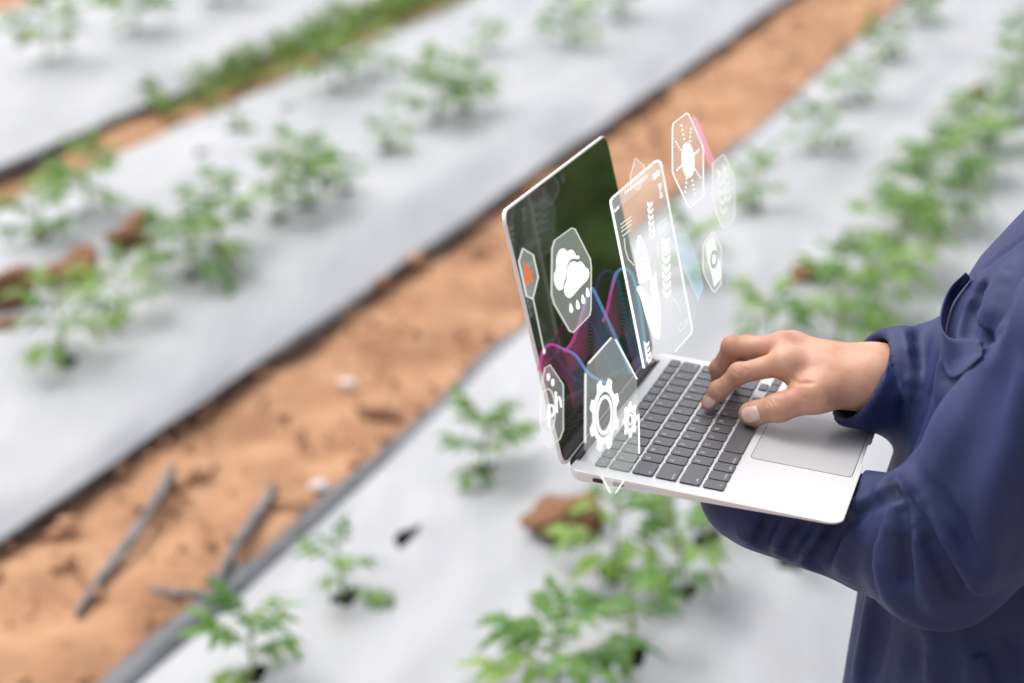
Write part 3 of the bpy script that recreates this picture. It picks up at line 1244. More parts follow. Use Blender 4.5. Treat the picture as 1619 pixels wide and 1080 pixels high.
# ---- right hand on the keys
def hand_right(h):
    F = Field(mm(138, 48, -2), mm(285, 330, 95), h)
    idx = [mm(178, 131, 57), mm(176, 94, 40.5), mm(175, 78.5, 22), mm(174, 71.5, 9.6)]
    mid = [mm(200, 124, 62), mm(204, 81, 53.5), mm(210, 71, 29), mm(214, 72, 11)]
    rin = [mm(219, 129, 58), mm(227, 90, 49), mm(232, 80, 26), mm(234, 80, 10)]
    lit = [mm(236, 139, 50), mm(245, 101, 44), mm(248, 87, 26), mm(247, 80, 10)]
    thb = [mm(186, 190, 45), mm(165, 164, 40), mm(154.5, 134, 25), mm(160, 110, 12.5)]
    wr, wu = mm(194, 203, 52), mm(212, 206, 48)
    # palm
    for t, r0, r1, w0 in ((idx[0], .0175, .0112, wr), (mid[0], .0185, .0115, (wr + wu) / 2), (rin[0], .018, .011, wu), (lit[0], .0165, .0105, wu)):
        F.cap(w0, t, r0, r1, .016)
    F.cap((wr + idx[0]) / 2 - mm(0, 0, 6), (wu + lit[0]) / 2 - mm(0, 0, 8), .015, .014, .016)
    F.cap(idx[0] - mm(0, -10, 9), lit[0] - mm(0, -10, 8), .009, .009, .012)
    # forearm
    F.cap((wr + wu) / 2 + mm(-7, 0, 1), mm(232, 290, 36), .0215, .027, .02)
    F.cap((wr + wu) / 2 + mm(7, 0, -1), mm(246, 292, 34), .0205, .026, .02)
    # fingers
    for ch, rd in ((idx, (.0108, .0085, .0075, .0066)), (mid, (.011, .0088, .0078, .007)), (rin, (.0105, .0083, .0074, .0066)), (lit, (.0095, .0073, .0064, .0058))):
        G = F.like()
        G.chain(ch, rd, .004)
        for j in (1, 2):
            G.ell(ch[j] + mm(0, -.7, .7), np.eye(3), (rd[j] * .97,) * 3, .004)
        d = G.V
        k = .0045
        # blend more strongly at the knuckle than between neighbouring fingers
        hq = np.maximum(k - np.abs(F.V - d), 0) / k
        F.V = np.minimum(F.V, d) - hq * hq * k * .25
        F.ell(ch[0] + mm(0, 2, 1), np.eye(3), (rd[0] * .95,) * 3, .012)
    # thumb and the ball of the thumb
    F.cap(mm(192, 196, 46), thb[1], .0198, .0142, .016)
    F.cap(thb[1], thb[2], .0142, .0116, .010)
    F.cap(thb[2], thb[3], .0117, .0096, .005)
    F.ell(thb[3] + mm(1, 4, .5), np.eye(3), (.0104, .0112, .0096), .005)
    F.cap(mm(180, 150, 44), mm(170, 160, 40), .008, .012, .014)            # web
    # creases over the knuckles, traced on the skin
    for amp, sig, pxs in ((-.0012, .0012, [(1216, 633), (1222, 640), (1224, 648), (1225, 658)]), (-.0012, .0012, [(1221, 630), (1228, 638), (1231, 648), (1232, 657)]),
                          (-.0009, .0011, [(1213, 638), (1217, 645), (1218, 654)]), (-.0009, .0011, [(1228, 630), (1235, 640), (1237, 650)]),
                          (-.0010, .0011, [(1158, 586), (1166, 592), (1173, 594)]), (-.0010, .0011, [(1161, 581), (1170, 587), (1178, 590)]), (-.0008, .0011, [(1164, 577), (1174, 583), (1182, 586)]),
                          (-.0007, .0011, [(1132, 613), (1137, 619), (1143, 622)]), (-.0015, .0020, [(1249, 597), (1262, 606), (1285, 606)]),
                          (-.0006, .0012, [(1270, 628), (1284, 634), (1300, 632)])):
        pts = [p for p in (raycast(F, *q) for q in pxs) if p is not None]
        if len(pts) > 1:
            F.fold(pts, amp, sig)
    return F, idx, thb


HAND, IDX, THB = hand_right(.0009)
hv, hf = HAND.mesh(1)


def nail(base, tip, out, wd, ln, name, parent):
    """curved nail plate: base->tip axis, outward normal"""
    t = Vector(tip - base).normalized()
    o_ = Vector(out)
    o_ = (o_ - t * o_.dot(t)).normalized()
    s_ = t.cross(o_)
    bm = bmesh.new()
    n_, m_ = 8, 8
    g = []
    for lay in (0, -.0012):
        for i in range(n_ + 1):
            v = -1 + 2 * i / n_
            row_ = []
            for j in range(m_ + 1):
                u = -1 + 2 * j / m_
                a = u * 1.0
                ww = wd * math.sin(a) / math.sin(1.0) * (1 - .12 * (v > .6) - .10 * (v < -.7))
                hgt = wd * (math.cos(a) - 1) * .55
                ll = ln * (v if v > 0 else v * (1 - .18 * u * u))
                if v > .5:
                    ll -= ln * .25 * u * u * (v - .5) * 2
                bend = -.10 * ln * v * v
                row_.append(bm.verts.new(Vector(base) + t * ll + s_ * ww + o_ * (hgt + bend + lay)))
            g.append(row_)
    for i in range(n_):
        for j in range(m_):
            bm.faces.new((g[i][j], g[i][j + 1], g[i + 1][j + 1], g[i + 1][j]))
    return bmobj(name, bm, M['nail'], parent, True)


# ---- the rest of the body, coarser, joined into the same mesh
gz = lambda wx, wy, wz: w2l(np.array([wx, wy, wz]))
pel = l2w(mm(215, 352, -330))
FT = []
for sgn in (-1, 1):
    hip = mm(215 + sgn * 82, 352, -345)
    ft = l2w(hip)
    axx = np.array([LA[0, 0], LA[1, 0]]); axx /= np.linalg.norm(axx)
    fxy = pel[:2] + axx * sgn * .105
    FT.append((hip, gz(fxy[0], fxy[1], .50), gz(fxy[0] + .02, fxy[1] + .005, .09)))

def nod0(p):
    return p + mm(0, -20, -5)


BODY = Field(mm(-70, 20, -1260), mm(410, 560, 620), .0075)
HC = mm(222, 434, 497)
BODY.chain([mm(222, 402, 200), mm(222, 434, 335), mm(222, 440, 430)], (.06, .052, .050), .03)
BODY.ell(nod0(HC), np.eye(3), (.066, .078, .085), .02)
BODY.ell(mm(222, 378, 80), np.eye(3), (.125, .075, .20), .03)
for sx in (-1, 1):
    BODY.cap(mm(222, 412, 252), mm(222 + sx * 135, 404, 240), .038, .038, .02)
BODY.ell(mm(222, 356, -180), np.eye(3), (.135, .090, .22), .05)
BODY.chain([mm(357, 404, 240), mm(368, 398, -40), mm(240, 275, 38)], (.045, .040, .028), .02)
BODY.chain([mm(87, 404, 240), mm(13, 328, 80), mm(50, 288, -36), mm(112, 195, -46), mm(133, 142, -42)], (.042, .040, .036, .029, .024), .02)
for hip, kn, an in FT:
    BODY.chain([hip, kn, an], (.075, .050, .036), .03)
bv, bf = BODY.mesh(2)

HEADF = Field(HC - mm(95, 130, 130), HC + mm(95, 120, 130), .0028)
I3 = np.eye(3)
HEADF.ell(HC + mm(0, 8, 12), I3, (.074, .092, .102), .02)
HEADF.ell(HC + mm(0, -34, -58), I3, (.048, .050, .050), .035)
HEADF.cap(HC + mm(0, -40, -86), HC + mm(0, -62, -88), .024, .015, .02)
HEADF.cap(HC + mm(0, -82, 6), HC + mm(0, -103, -26), .0075, .0105, .010)
for sx in (-1, 1):
    HEADF.cap(HC + mm(sx * 7, -94, -29), HC + mm(sx * 10, -90, -28), .006, .005, .006)
    HEADF.ell(HC + mm(sx * 31, -84, 2), I3, (.016, .012, .011), .008, 'sub')
    HEADF.ell(HC + mm(sx * 31, -72, 1), I3, (.0145, .0145, .0135), .003)
    HEADF.cap(HC + mm(sx * 16, -89, 17), HC + mm(sx * 46, -78, 18), .007, .006, .010)
    HEADF.ell(HC + mm(sx * 76, 6, -6), np.eye(3), (.010, .020, .032), .008)
    HEADF.ell(HC + mm(sx * 86, 2, -4), np.eye(3), (.006, .010, .018), .004, 'sub')
    HEADF.ell(HC + mm(sx * 40, -62, -30), I3, (.024, .024, .026), .02)
HEADF.cap(HC + mm(-20, -80, -56), HC + mm(20, -80, -56), .0055, .0055, .006)
HEADF.cap(HC + mm(-16, -79, -65), HC + mm(16, -79, -65), .0065, .0065, .006)
HEADF.cap(HC + mm(-22, -86, -60.5), HC + mm(22, -86, -60.5), .0018, .0018, .002, 'sub')
PIV = HC + mm(0, 20, -70)


def nod(p):                                                   # the head bows towards the screen
    q = np.asarray(p, float) - PIV
    c_, s_ = math.cos(.40), math.sin(.40)
    return PIV + np.stack([q[..., 0], q[..., 1] * c_ - q[..., 2] * s_, q[..., 1] * s_ + q[..., 2] * c_], -1)


tv, tf = HEADF.mesh(1)
tv = nod(tv)

# left hand, palm up under the laptop
LH = Field(mm(90, -10, -75), mm(255, 200, -2), .0018)
lw_ = mm(136, 150, -42)
for tx, ty, tz, fx, fy in ((138, 88, -30, 132, 12), (156, 84, -30, 158, 2), (173, 86, -30, 182, 8), (188, 94, -31, 203, 30)):
    mcp = mm(tx, ty, tz - 4)
    LH.cap(lw_, mcp, .020, .0115, .016)
    e = mm(fx, fy, -22)
    p1 = mcp + (e - mcp) * .45 + mm(0, 0, 1)
    p2 = mcp + (e - mcp) * .75 + mm(0, 0, 1)
    LH.chain([mcp, p1, p2, e], (.0105, .0088, .0078, .0068), .004)
LH.cap(mm(126, 140, -42), mm(116, 112, -36), .018, .013, .014)
LH.chain([mm(116, 112, -36), mm(112, 88, -28), mm(114, 64, -22)], (.012, .010, .0085), .006)
LH.cap(lw_, mm(108, 190, -46), .022, .026, .02)
zv, zf = LH.mesh(1)

allv = np.concatenate([hv, bv, tv, zv])
allf = np.concatenate([hf, bf + len(hv), tf + len(hv) + len(bv), zf + len(hv) + len(bv) + len(tv)])
person = empty('person', LM)
tag(person, 'person in a loose navy work shirt typing on a laptop held on the forearm', 'person')
body = meshobj('body', allv, allf, M['skin'], person, True)
def nail_at(px, tip_from, wd, ln, name, sink):
    p = raycast(HAND, *px)
    o_ = np.zeros(3)
    e = .003
    for k in range(3):                                             # outward normal of the skin there
        d_ = np.zeros(3); d_[k] = e
        g0, g1 = [HAND.V[tuple(np.clip(np.round((p + q - HAND.lo) / HAND.h).astype(int), 0, HAND.n - 1))] for q in (-d_, d_)]
        o_[k] = g1 - g0
    o_ /= np.linalg.norm(o_)
    nail(p - o_ * sink, p - o_ * sink + tip_from, o_, wd, ln, name, body)


nail_at((1187, 655), THB[3] - THB[2], .0066, .0082, 'thumb_nail', -.0017)
nail_at((1121, 636), IDX[3] - IDX[2], .0044, .0052, 'finger_nail', -.0010)
for sx in (-1, 1):
    for nm, r_, dy, mt in (('eyeball', .0115, 0, M['eye']), ('iris', .0062, -.0065, M['iris'])):
        bm = bmesh.new()
        bmesh.ops.create_uvsphere(bm, u_segments=16, v_segments=12, radius=r_, matrix=Matrix.Translation(Vector(nod(HC + mm(sx * 31, -77, 1) + np.array([0, dy, 0])))))
        bmobj(nm, bm, mt, body, True)
# hair: cap with a low bun
HF = Field(HC - mm(115, 130, 140), HC + mm(115, 160, 140), .0045)
HF.ell(HC + mm(0, 16, 20), I3, (.083, .098, .105), .01)
HF.ell(HC + mm(0, 95, -25), I3, (.045, .040, .042), .02)
HF.ell(HC + mm(0, -72, -45), I3, (.066, .085, .100), .012, 'sub')
HF.ell(HC + mm(0, 0, -95), I3, (.11, .075, .06), .012, 'sub')
v_, f_ = HF.mesh(1)
meshobj('hair', nod(v_), f_, M['hair'], person, True)

# ---- shirt
SHT = Field(mm(-100, 80, -465), mm(460, 540, 385), .0027)
SL = np.array([  # z, cy, a, b
    (.352, .432, .066, .064), (.325, .426, .095, .068), (.295, .418, .135, .080), (.255, .408, .152, .088), (.205, .398, .158, .097), (.156, .376, .160, .106), (.097, .362, .16, .116), (-.01, .352, .160, .120),
    (-.10, .345, .162, .126), (-.25, .350, .172, .130), (-.33, .352, .185, .136), (-.45, .352, .195, .144)])[::-1]


def torso(P):
    z = P[..., 2]
    cy, a, b2 = (np.interp(z, SL[:, 0], SL[:, i]) for i in (1, 2, 3))
    x, y = P[..., 0] - .222, P[..., 1] - cy
    th = np.arctan2(y / b2, x / a)
    fold = np.clip((.06 - z) / .3, 0, 1)
    amp = 1 + fold * (.020 * np.sin(11 * th + 8 * z) + .016 * np.sin(17 * th - 6 * z + 1)) + .006 * np.sin(7 * th + 22 * z)
    r = np.hypot(x / a, y / b2) / amp
    d = (r - 1) * np.minimum(a, b2) * .9
    return np.maximum(d, np.maximum(z - .358, -.452 - z))


SHT.apply(torso, mm(-70, 190, -455), mm(410, 530, 365), .01)
def lapbox(P):
    q = np.stack([np.abs(P[..., 0] - LW / 2) - LW / 2, np.abs(P[..., 1] - LD / 2) - LD / 2 - .001,
                  np.maximum(P[..., 2] - .008, -(P[..., 2] + .0122))], -1)
    return np.max(q, -1)
# left arm (near): shoulder, elbow, forearm under the laptop; its own field so that it keeps an edge against the body
ARM = SHT.like()
ARM.chain([mm(66, 404, 250), mm(5, 364, 174), mm(13, 326, 78), mm(33, 303, 12), mm(50, 286, -29)], (.060, .060, .059, .058, .054), .02)
ARM.chain([mm(51, 285, -31), mm(100, 236, -46), mm(115, 180, -46), mm(125, 134, -45), mm(129, 118, -45)], (.054, .044, .040, .039, .036), .025)
ARM.apply(lapbox, mm(-5, 40, -14), mm(310, 216, 10), .003, 'sub')   # the cloth lies against the underside of the laptop
kq = .008
hq = np.maximum(kq - np.abs(SHT.V - ARM.V), 0) / kq
SHT.V = np.minimum(SHT.V, ARM.V) - hq * hq * kq * .25
# right arm (far): shoulder, elbow, forearm to the cuff
SHT.chain([mm(370, 404, 250), mm(388, 404, 90), mm(368, 400, -45)], (.062, .064, .060), .03)
SHT.chain([mm(368, 398, -45), mm(288, 325, 8), mm(240, 258, 38), mm(186, 174, 52)], (.058, .054, .050, .042), .02)
# collar
SHT.chain([mm(222 + 66 * math.sin(t), 430 - 66 * math.cos(t), 352 + 10 * (1 - math.cos(t))) for t in np.linspace(0, 2 * math.pi, 13)], (.010,) * 13, .01)

def resample_px(p, n_):
    p = np.array(p, float)
    d = np.concatenate([[0], np.cumsum(np.linalg.norm(np.diff(p, axis=0), axis=1))])
    t = np.linspace(0, d[-1], n_)
    return np.column_stack([np.interp(t, d, p[:, k]) for k in range(2)])


# folds traced on the visible cloth: amplitude, width, pixels
FO = [
    # folds fanning out of the crook of the near elbow
    (.009, .012, [(1421, 790), (1402, 835), (1392, 885), (1400, 925), (1420, 958)]),
    (-.006, .008, [(1411, 805), (1388, 850), (1379, 893), (1386, 925)]),
    (-.014, .007, [(1427, 778), (1430, 827), (1438, 864), (1434, 915)]),
    (.009, .010, [(1434, 764), (1447, 827), (1453, 885), (1470, 932), (1480, 960)]),
    (-.015, .008, [(1443, 790), (1470, 850), (1498, 905), (1518, 940)]),
    (.009, .011, [(1438, 758), (1480, 830), (1518, 888), (1538, 915)]),
    (-.007, .010, [(1470, 775), (1515, 835), (1550, 885)]),
    (.009, .011, [(1625, 600), (1605, 690), (1571, 802), (1556, 880), (1552, 925)]),
    (-.006, .014, [(1590, 560), (1540, 680), (1500, 770)]),
    # forearm
    (.007, .009, [(1430, 768), (1398, 772), (1368, 788), (1338, 822)]),
    (-.008, .006, [(1430, 776), (1400, 784), (1372, 802), (1352, 826)]),
    (.005, .008, [(1386, 756), (1410, 757), (1434, 756)]),
    (-.015, .008, [(1338, 828), (1316, 855), (1292, 884), (1286, 893)]),
    (.009, .011, [(1352, 842), (1338, 872), (1328, 900)]),
    (.009, .010, [(1302, 838), (1284, 860), (1266, 880)]),
    (-.014, .007, [(1276, 836), (1260, 850), (1248, 874)]),
    (.009, .009, [(1250, 828), (1234, 846), (1224, 866)]),
    (-.014, .007, [(1222, 822), (1212, 840), (1204, 858)]),
    (.007, .009, [(1196, 822), (1184, 838), (1176, 848)]),
    # chest: pocket mouth and soft drapes
    (-.009, .010, [(1612, 430), (1585, 490), (1565, 540)]),
    (.006, .010, [(1597, 420), (1572, 475), (1555, 520)]),
    (-.006, .010, [(1502, 640), (1506, 600), (1510, 565)]),
    (.004, .009, [(1484, 640), (1489, 600), (1493, 565)]),
    # seams: cuff, placket, armhole
    (-.0028, .0035, [(1378, 550), (1412, 572), (1428, 620), (1430, 672)]),
    (-.0028, .0035, [(1482, 560), (1472, 620), (1452, 680), (1438, 720)]),
    (-.0028, .0035, [(1619, 378), (1585, 400), (1556, 424)]),
    # far sleeve bunching above the cuff
    (.007, .010, [(1428, 524), (1434, 570), (1432, 620)]),
    (-.007, .008, [(1413, 528), (1415, 570), (1420, 600)]),
    (-.006, .008, [(1448, 530), (1455, 575)]),
    # long drapes below the elbow
    (-.008, .012, [(1392, 935), (1384, 1010), (1368, 1078)]),
    (.006, .010, [(1378, 935), (1368, 1010), (1355, 1078)]),
    (-.009, .013, [(1446, 1025), (1436, 1078)]),
    (.008, .013, [(1478, 1035), (1474, 1078)]),
    (-.010, .014, [(1575, 1030), (1600, 1078)]),
    (.008, .013, [(1540, 1040), (1558, 1078)]),
]
todo = []
for amp, sig, pxs in FO:
    q_ = np.array(pxs, float)
    for _ in range(2):                                             # rounded course
        m_ = np.empty((2 * len(q_) - 2, 2))
        m_[0::2] = q_[:-1] * .75 + q_[1:] * .25
        m_[1::2] = q_[:-1] * .25 + q_[1:] * .75
        q_ = np.concatenate([q_[:1], m_, q_[-1:]])
    pts = [p for p in (raycast(SHT, *q) for q in q_) if p is not None]
    if pts:
        pts = [p for p in pts if abs(np.linalg.norm(p - CL) - np.median([np.linalg.norm(z_ - CL) for z_ in pts])) < .06]
    if len(pts) > 1:
        todo.append((amp, sig, pts))
for amp, sig, pts in todo:
    SHT.fold(pts, amp * (1.5 if amp < 0 else 1.3), sig)
# the gaping chest pocket: a hollow behind the lip
pk = [raycast(SHT, *q) for q in resample_px([(1552, 452), (1540, 480), (1530, 508), (1530, 526), (1546, 536), (1566, 539)], 26)]
pk = [p + (p - CL) / np.linalg.norm(p - CL) * .003 for p in pk if p is not None]
if len(pk) > 2:
    SHT.chain(pk, [.009 * math.sin(math.pi * (.10 + .82 * i / (len(pk) - 1))) ** .6 for i in range(len(pk))], .005, 'sub')
# the cuff: cut flat across the forearm and hollow it out
cc = mm(198, 193, 49)
axn = (mm(240, 258, 38) - mm(196, 190, 49)); axn = axn / np.linalg.norm(axn)
axn2 = np.array([axn[0] * .6, axn[1] * 1.0, axn[2] - .28]); axn2 /= np.linalg.norm(axn2)
def cut(P):
    q = P - cc
    return np.maximum(q @ axn2.astype(np.float32), np.linalg.norm(q, axis=-1) - .095)
SHT.apply(cut, cc - .1, cc + .1, .005, 'sub')
SHT.cap(cc - axn * .03, cc + axn * .075, .0365, .034, .004, 'sub')
# hem opening below
SHT.cap(mm(160, 352, -500), mm(285, 352, -500), .11, .11, .004, 'sub')
sv, sf = SHT.mesh(1)
shirt = meshobj('shirt', sv, sf, M['cloth'], person, True)


# the chest pocket: a patch whose mouth gapes, hung on the shirt
def grad(p):
    o_ = np.zeros(3)
    for k in range(3):
        d_ = np.zeros(3); d_[k] = .008
        g0, g1 = [SHT.V[tuple(np.clip(np.round((p + q - SHT.lo) / SHT.h).astype(int), 0, SHT.n - 1))] for q in (-d_, d_)]
        o_[k] = g1 - g0
    return o_ / (np.linalg.norm(o_) + 1e-9)


NU, NV = 22, 12
lipc = resample_px([(1540, 440), (1519, 466), (1508, 505), (1505, 528), (1514, 545), (1538, 551), (1562, 551)], NU)
outc = resample_px([(1536, 444), (1506, 480), (1493, 530), (1491, 575), (1500, 604), (1522, 598), (1556, 566)], NU)
pv, okp = [], True
for i in range(NU):
    for j in range(NV):
        v = j / (NV - 1)
        q = lipc[i] * (1 - v) + outc[i] * v
        p = None
        for dx in range(0, 60, 3):
            p = raycast(SHT, q[0] + dx, q[1])
            if p is not None and np.linalg.norm(p - CL) < 1.75:
                break
        okp &= p is not None
        u = i / (NU - 1)
        gape = .010 * (1 - v) ** 2.2 * math.sin(math.pi * min(1, .12 + u * .82)) ** .5
        pv.append(p + grad(p) * (.0022 + gape) if p is not None else np.zeros(3))
if okp:
    pv = np.array(pv).reshape(NU, NV, 3)
    for _ in range(3):
        pv[1:-1, :] = .5 * pv[1:-1, :] + .25 * (pv[:-2, :] + pv[2:, :])
        pv[:, 1:-1] = .5 * pv[:, 1:-1] + .25 * (pv[:, :-2] + pv[:, 2:])
    pf = [(i * NV + j, i * NV + j + 1, (i + 1) * NV + j + 1, (i + 1) * NV + j) for i in range(NU - 1) for j in range(NV - 1)]
    o = meshobj('pocket', pv.reshape(-1, 3), pf, M['cloth'], shirt, True)
    md = o.modifiers.new('thickness', 'SOLIDIFY')
    md.thickness = .0016
    md.offset = 0

# trousers and boots
TR = Field(mm(20, 180, -1240), mm(440, 560, -200), .009)
TR.cap(mm(165, 354, -350), mm(265, 354, -350), .092, .092, .02)
for hip, kn, an in FT:
    TR.chain([hip, kn, an + mm(0, 0, 30)], (.084, .074, .066), .03)
v_, f_ = TR.mesh(2)
meshobj('trousers', v_, f_, M['trouser'], person, True)
fy = -np.array([LA[0, 1], LA[1, 1], 0]); fy /= np.linalg.norm(fy)
for hip, kn, an in FT:
    aw = l2w(an)
    BT = Field(np.array([-.15, -.22, -.02]) , np.array([.15, .22, .25]), .006)
    f2 = fy
    BT.cap((0, 0, .22), (0, 0, .06), .058, .052, .02)
    BT.cap(tuple(f2 * -.03 + (0, 0, .045)), tuple(f2 * .13 + (0, 0, .036)), .044, .038, .02)
    BT.apply(lambda P: P[..., 2] - .012, (-.15, -.22, -.02), (.15, .22, .012), .002, 'sub')
    v_, f_ = BT.mesh(1)
    v_ = w2l(v_ + np.array([aw[0], aw[1], -.010]))
    meshobj('boot', v_, f_, M['boot'], person, True)


# ================================================================== FLOATING ICON PANES (hologram-like, above the laptop)
class Pane:
    def __init__(s, name, off, c, label, cat):
        s.off = off
        s.c = px_plane(*c, off)
        s.root = empty(name, LM @ Matrix.Translation(Vector(s.c)))
        tag(s.root, label, cat, 'glowing panes floating over the laptop')

    def P(s, px, py, lift=0.):
        return px_plane(px, py, s.off) + SNR * lift - s.c

    def poly(s, name, pts, mat, th=.0006, lift=0., parent=None):
        bm = bmesh.new()
        a = [bm.verts.new(s.P(x, y, lift)) for x, y in pts]
        b2 = [bm.verts.new(s.P(x, y, lift + th)) for x, y in pts]
        bm.faces.new(a[::-1]); bm.faces.new(b2)
        for i in range(len(a)):
            j = (i + 1) % len(a)
            bm.faces.new((a[i], a[j], b2[j], b2[i]))
        bmesh.ops.triangulate(bm, faces=[f for f in bm.faces if len(f.verts) > 4])
        return bmobj(name, bm, mat, parent or s.root)

    def polys(s, name, lists, mat, th=.0006, lift=0.):
        bm = bmesh.new()
        for pts in lists:
            a = [bm.verts.new(s.P(x, y, lift)) for x, y in pts]
            b2 = [bm.verts.new(s.P(x, y, lift + th)) for x, y in pts]
            bm.faces.new(a[::-1]); bm.faces.new(b2)
            for i in range(len(a)):
                j = (i + 1) % len(a)
                bm.faces.new((a[i], a[j], b2[j], b2[i]))
        bmesh.ops.triangulate(bm, faces=[f for f in bm.faces if len(f.verts) > 4])
        return bmobj(name, bm, mat, s.root)

    def stroke(s, name, lines, mat, wpx=1.6, lift=.0007, th=.0006):
        quads = []
        for ln in lines:
            for (x0, y0), (x1, y1) in zip(ln, ln[1:]):
                d = Vector((x1 - x0, y1 - y0))
                if d.length < 1e-4:
                    continue
                d.normalize()
                nx, ny = -d.y * wpx / 2, d.x * wpx / 2
                ex, ey = d.x * wpx * .25, d.y * wpx * .25
                quads.append([(x0 + nx - ex, y0 + ny - ey), (x1 + nx + ex, y1 + ny + ey), (x1 - nx + ex, y1 - ny + ey), (x0 - nx - ex, y0 - ny - ey)])
        return s.polys(name, quads, mat, th, lift)


def T(o, sc, pts):
    return [(o[0] + x * sc, o[1] + y * sc) for x, y in pts]


def ell(cx, cy, rx, ry, n_=24, shear=0., tilt=0.):
    return [(cx + rx * math.cos(2 * math.pi * i / n_) + tilt * math.sin(2 * math.pi * i / n_), cy + ry * math.sin(2 * math.pi * i / n_) + shear * math.cos(2 * math.pi * i / n_)) for i in range(n_)]


def closed(p):
    return list(p) + [p[0]]


def grain(x, y, dx, dy, w_, ln):
    """pointed grain from (x,y) in direction (dx,dy)"""
    d = Vector((dx, dy)).normalized()
    nx, ny = -d.y * w_, d.x * w_
    return [(x, y), (x + d.x * ln * .45 + nx, y + d.y * ln * .45 + ny), (x + d.x * ln, y + d.y * ln), (x + d.x * ln * .45 - nx, y + d.y * ln * .45 - ny)]


def wheat(p0, p1, n_, w_, ln):
    """ear of grain from tip p0 down to p1 (pixels)"""
    out = [grain(p0[0], p0[1] + ln * .8, 0, -1, w_, ln)]
    for i in range(n_):
        t = (i + .7) / n_
        x, y = p0[0] + (p1[0] - p0[0]) * t, p0[1] + (p1[1] - p0[1]) * t
        for sx in (-1, 1):
            out.append(grain(x, y, sx * .42, -1, w_, ln))
    return out


# --- letter A
o6, k6 = (800, 360), .1852
pn = Pane('floating_icon', .012, (833, 430), 'small dark hexagon pane with orange letter A at the left of the screen', 'icon pane')
hexA = T(o6, k6, [(133, 180), (222, 235), (265, 425), (218, 610), (165, 585), (100, 290)])
pn.poly('pane', hexA, M['h_fill'])
pn.stroke('outline', [closed(hexA)], M['h_soft'], 1.8)
pn.stroke('letter', [T(o6, k6, [(168, 492), (158, 312), (212, 462)]), T(o6, k6, [(170, 432), (200, 418)])], M['h_orange'], 2.6)
pn.stroke('lead_line', [T(o6, k6, [(222, 612), (310, 1035)])], M['h_soft'], 1.4)
pn.poly('line_end', ell(858.3, 556, 1.6, 4), M['h_icon'], lift=.0007)

# --- cloud with rain
pn = Pane('floating_icon', .034, (902, 443), 'octagonal pane with white clouds and four raindrops before the screen', 'icon pane')
octc = T(o6, k6, [(550, 5), (580, 15), (710, 270), (718, 335), (715, 695), (705, 750), (565, 895), (535, 885), (400, 650), (378, 575), (383, 180), (405, 110)])
pn.poly('pane', octc, M['h_fill'])
pn.stroke('outline', [closed(octc)], M['h_soft'], 1.4)


def smoothc(p, it=2):
    for _ in range(it):
        q = []
        for i in range(len(p)):
            a, b2 = p[i], p[(i + 1) % len(p)]
            q += [(a[0] * .75 + b2[0] * .25, a[1] * .75 + b2[1] * .25), (a[0] * .25 + b2[0] * .75, a[1] * .25 + b2[1] * .75)]
        p = q
    return p


pn.poly('back_cloud', smoothc(T(o6, k6, [(440, 540), (405, 480), (398, 400), (422, 360), (420, 260), (445, 190), (485, 175), (512, 210), (545, 183), (580, 220), (582, 245), (610, 236), (618, 272), (560, 262), (520, 290), (500, 370), (498, 430), (478, 475), (475, 525)]), 1), M['h_icon'], lift=.0007)
pn.poly('front_cloud', smoothc(T(o6, k6, [(525, 606), (490, 565), (487, 500), (512, 450), (512, 360), (535, 300), (570, 285), (597, 305), (622, 284), (655, 318), (665, 343), (688, 348), (702, 400), (684, 450), (655, 475), (605, 528), (555, 590)]), 1), M['h_icon'], lift=.0007)
for x, y in ((545, 690), (602, 660), (648, 615), (687, 555)):
    pn.poly('raindrop', smoothc(T(o6, k6, [(x - 6, y - 52), (x + 12, y - 5), (x + 18, y + 25), (x + 4, y + 42), (x - 12, y + 25), (x - 12, y - 10)]), 1), M['h_icon'], lift=.0007)

# --- gears
og, kg = (840, 520), .25
pn = Pane('floating_icon', .050, (966, 650), 'tall pane with a large and a small white gear over the hinge', 'icon pane')
gp = T(og, kg, [(335, 275), (355, 215), (497, 56), (527, 66), (662, 320), (674, 480), (674, 800), (578, 962), (508, 1042), (435, 930), (334, 760)])
pn.poly('pane', gp, M['h_fill'])
for e_ in ([(355, 218), (497, 58)], [(527, 70), (660, 318)], [(335, 285), (332, 720)], [(672, 540), (675, 790)], [(435, 930), (490, 1035)], [(525, 1038), (578, 962)]):
    pn.stroke('outline_edge', [T(og, kg, e_)], M['h_line'], 1.8)


def gear_ring(cx, cy, a, b2, sh, n_teeth, r_in, tooth=.26, N=96, rot=0.):
    """list of quads forming a toothed ring in pixels"""
    def pt(r, t):
        return (cx + a * r * math.cos(t), cy + b2 * r * math.sin(t) - sh * r * math.cos(t))
    q = []
    for i in range(N):
        t0, t1 = 2 * math.pi * i / N, 2 * math.pi * (i + 1) / N
        def ro(t):
            u = math.cos(n_teeth * (t - rot))
            return 1 + tooth * min(1, max(0, (u + .15) / .5))
        q.append([pt(r_in, t0), pt(ro(t0), t0), pt(ro(t1), t1), pt(r_in, t1)])
    return q


def ring(cx, cy, a, b2, sh, r0, r1, N=48):
    def pt(r, t):
        return (cx + a * r * math.cos(t), cy + b2 * r * math.sin(t) - sh * r * math.cos(t))
    return [[pt(r0, 2 * math.pi * i / N), pt(r1, 2 * math.pi * i / N), pt(r1, 2 * math.pi * (i + 1) / N), pt(r0, 2 * math.pi * (i + 1) / N)] for i in range(N)]


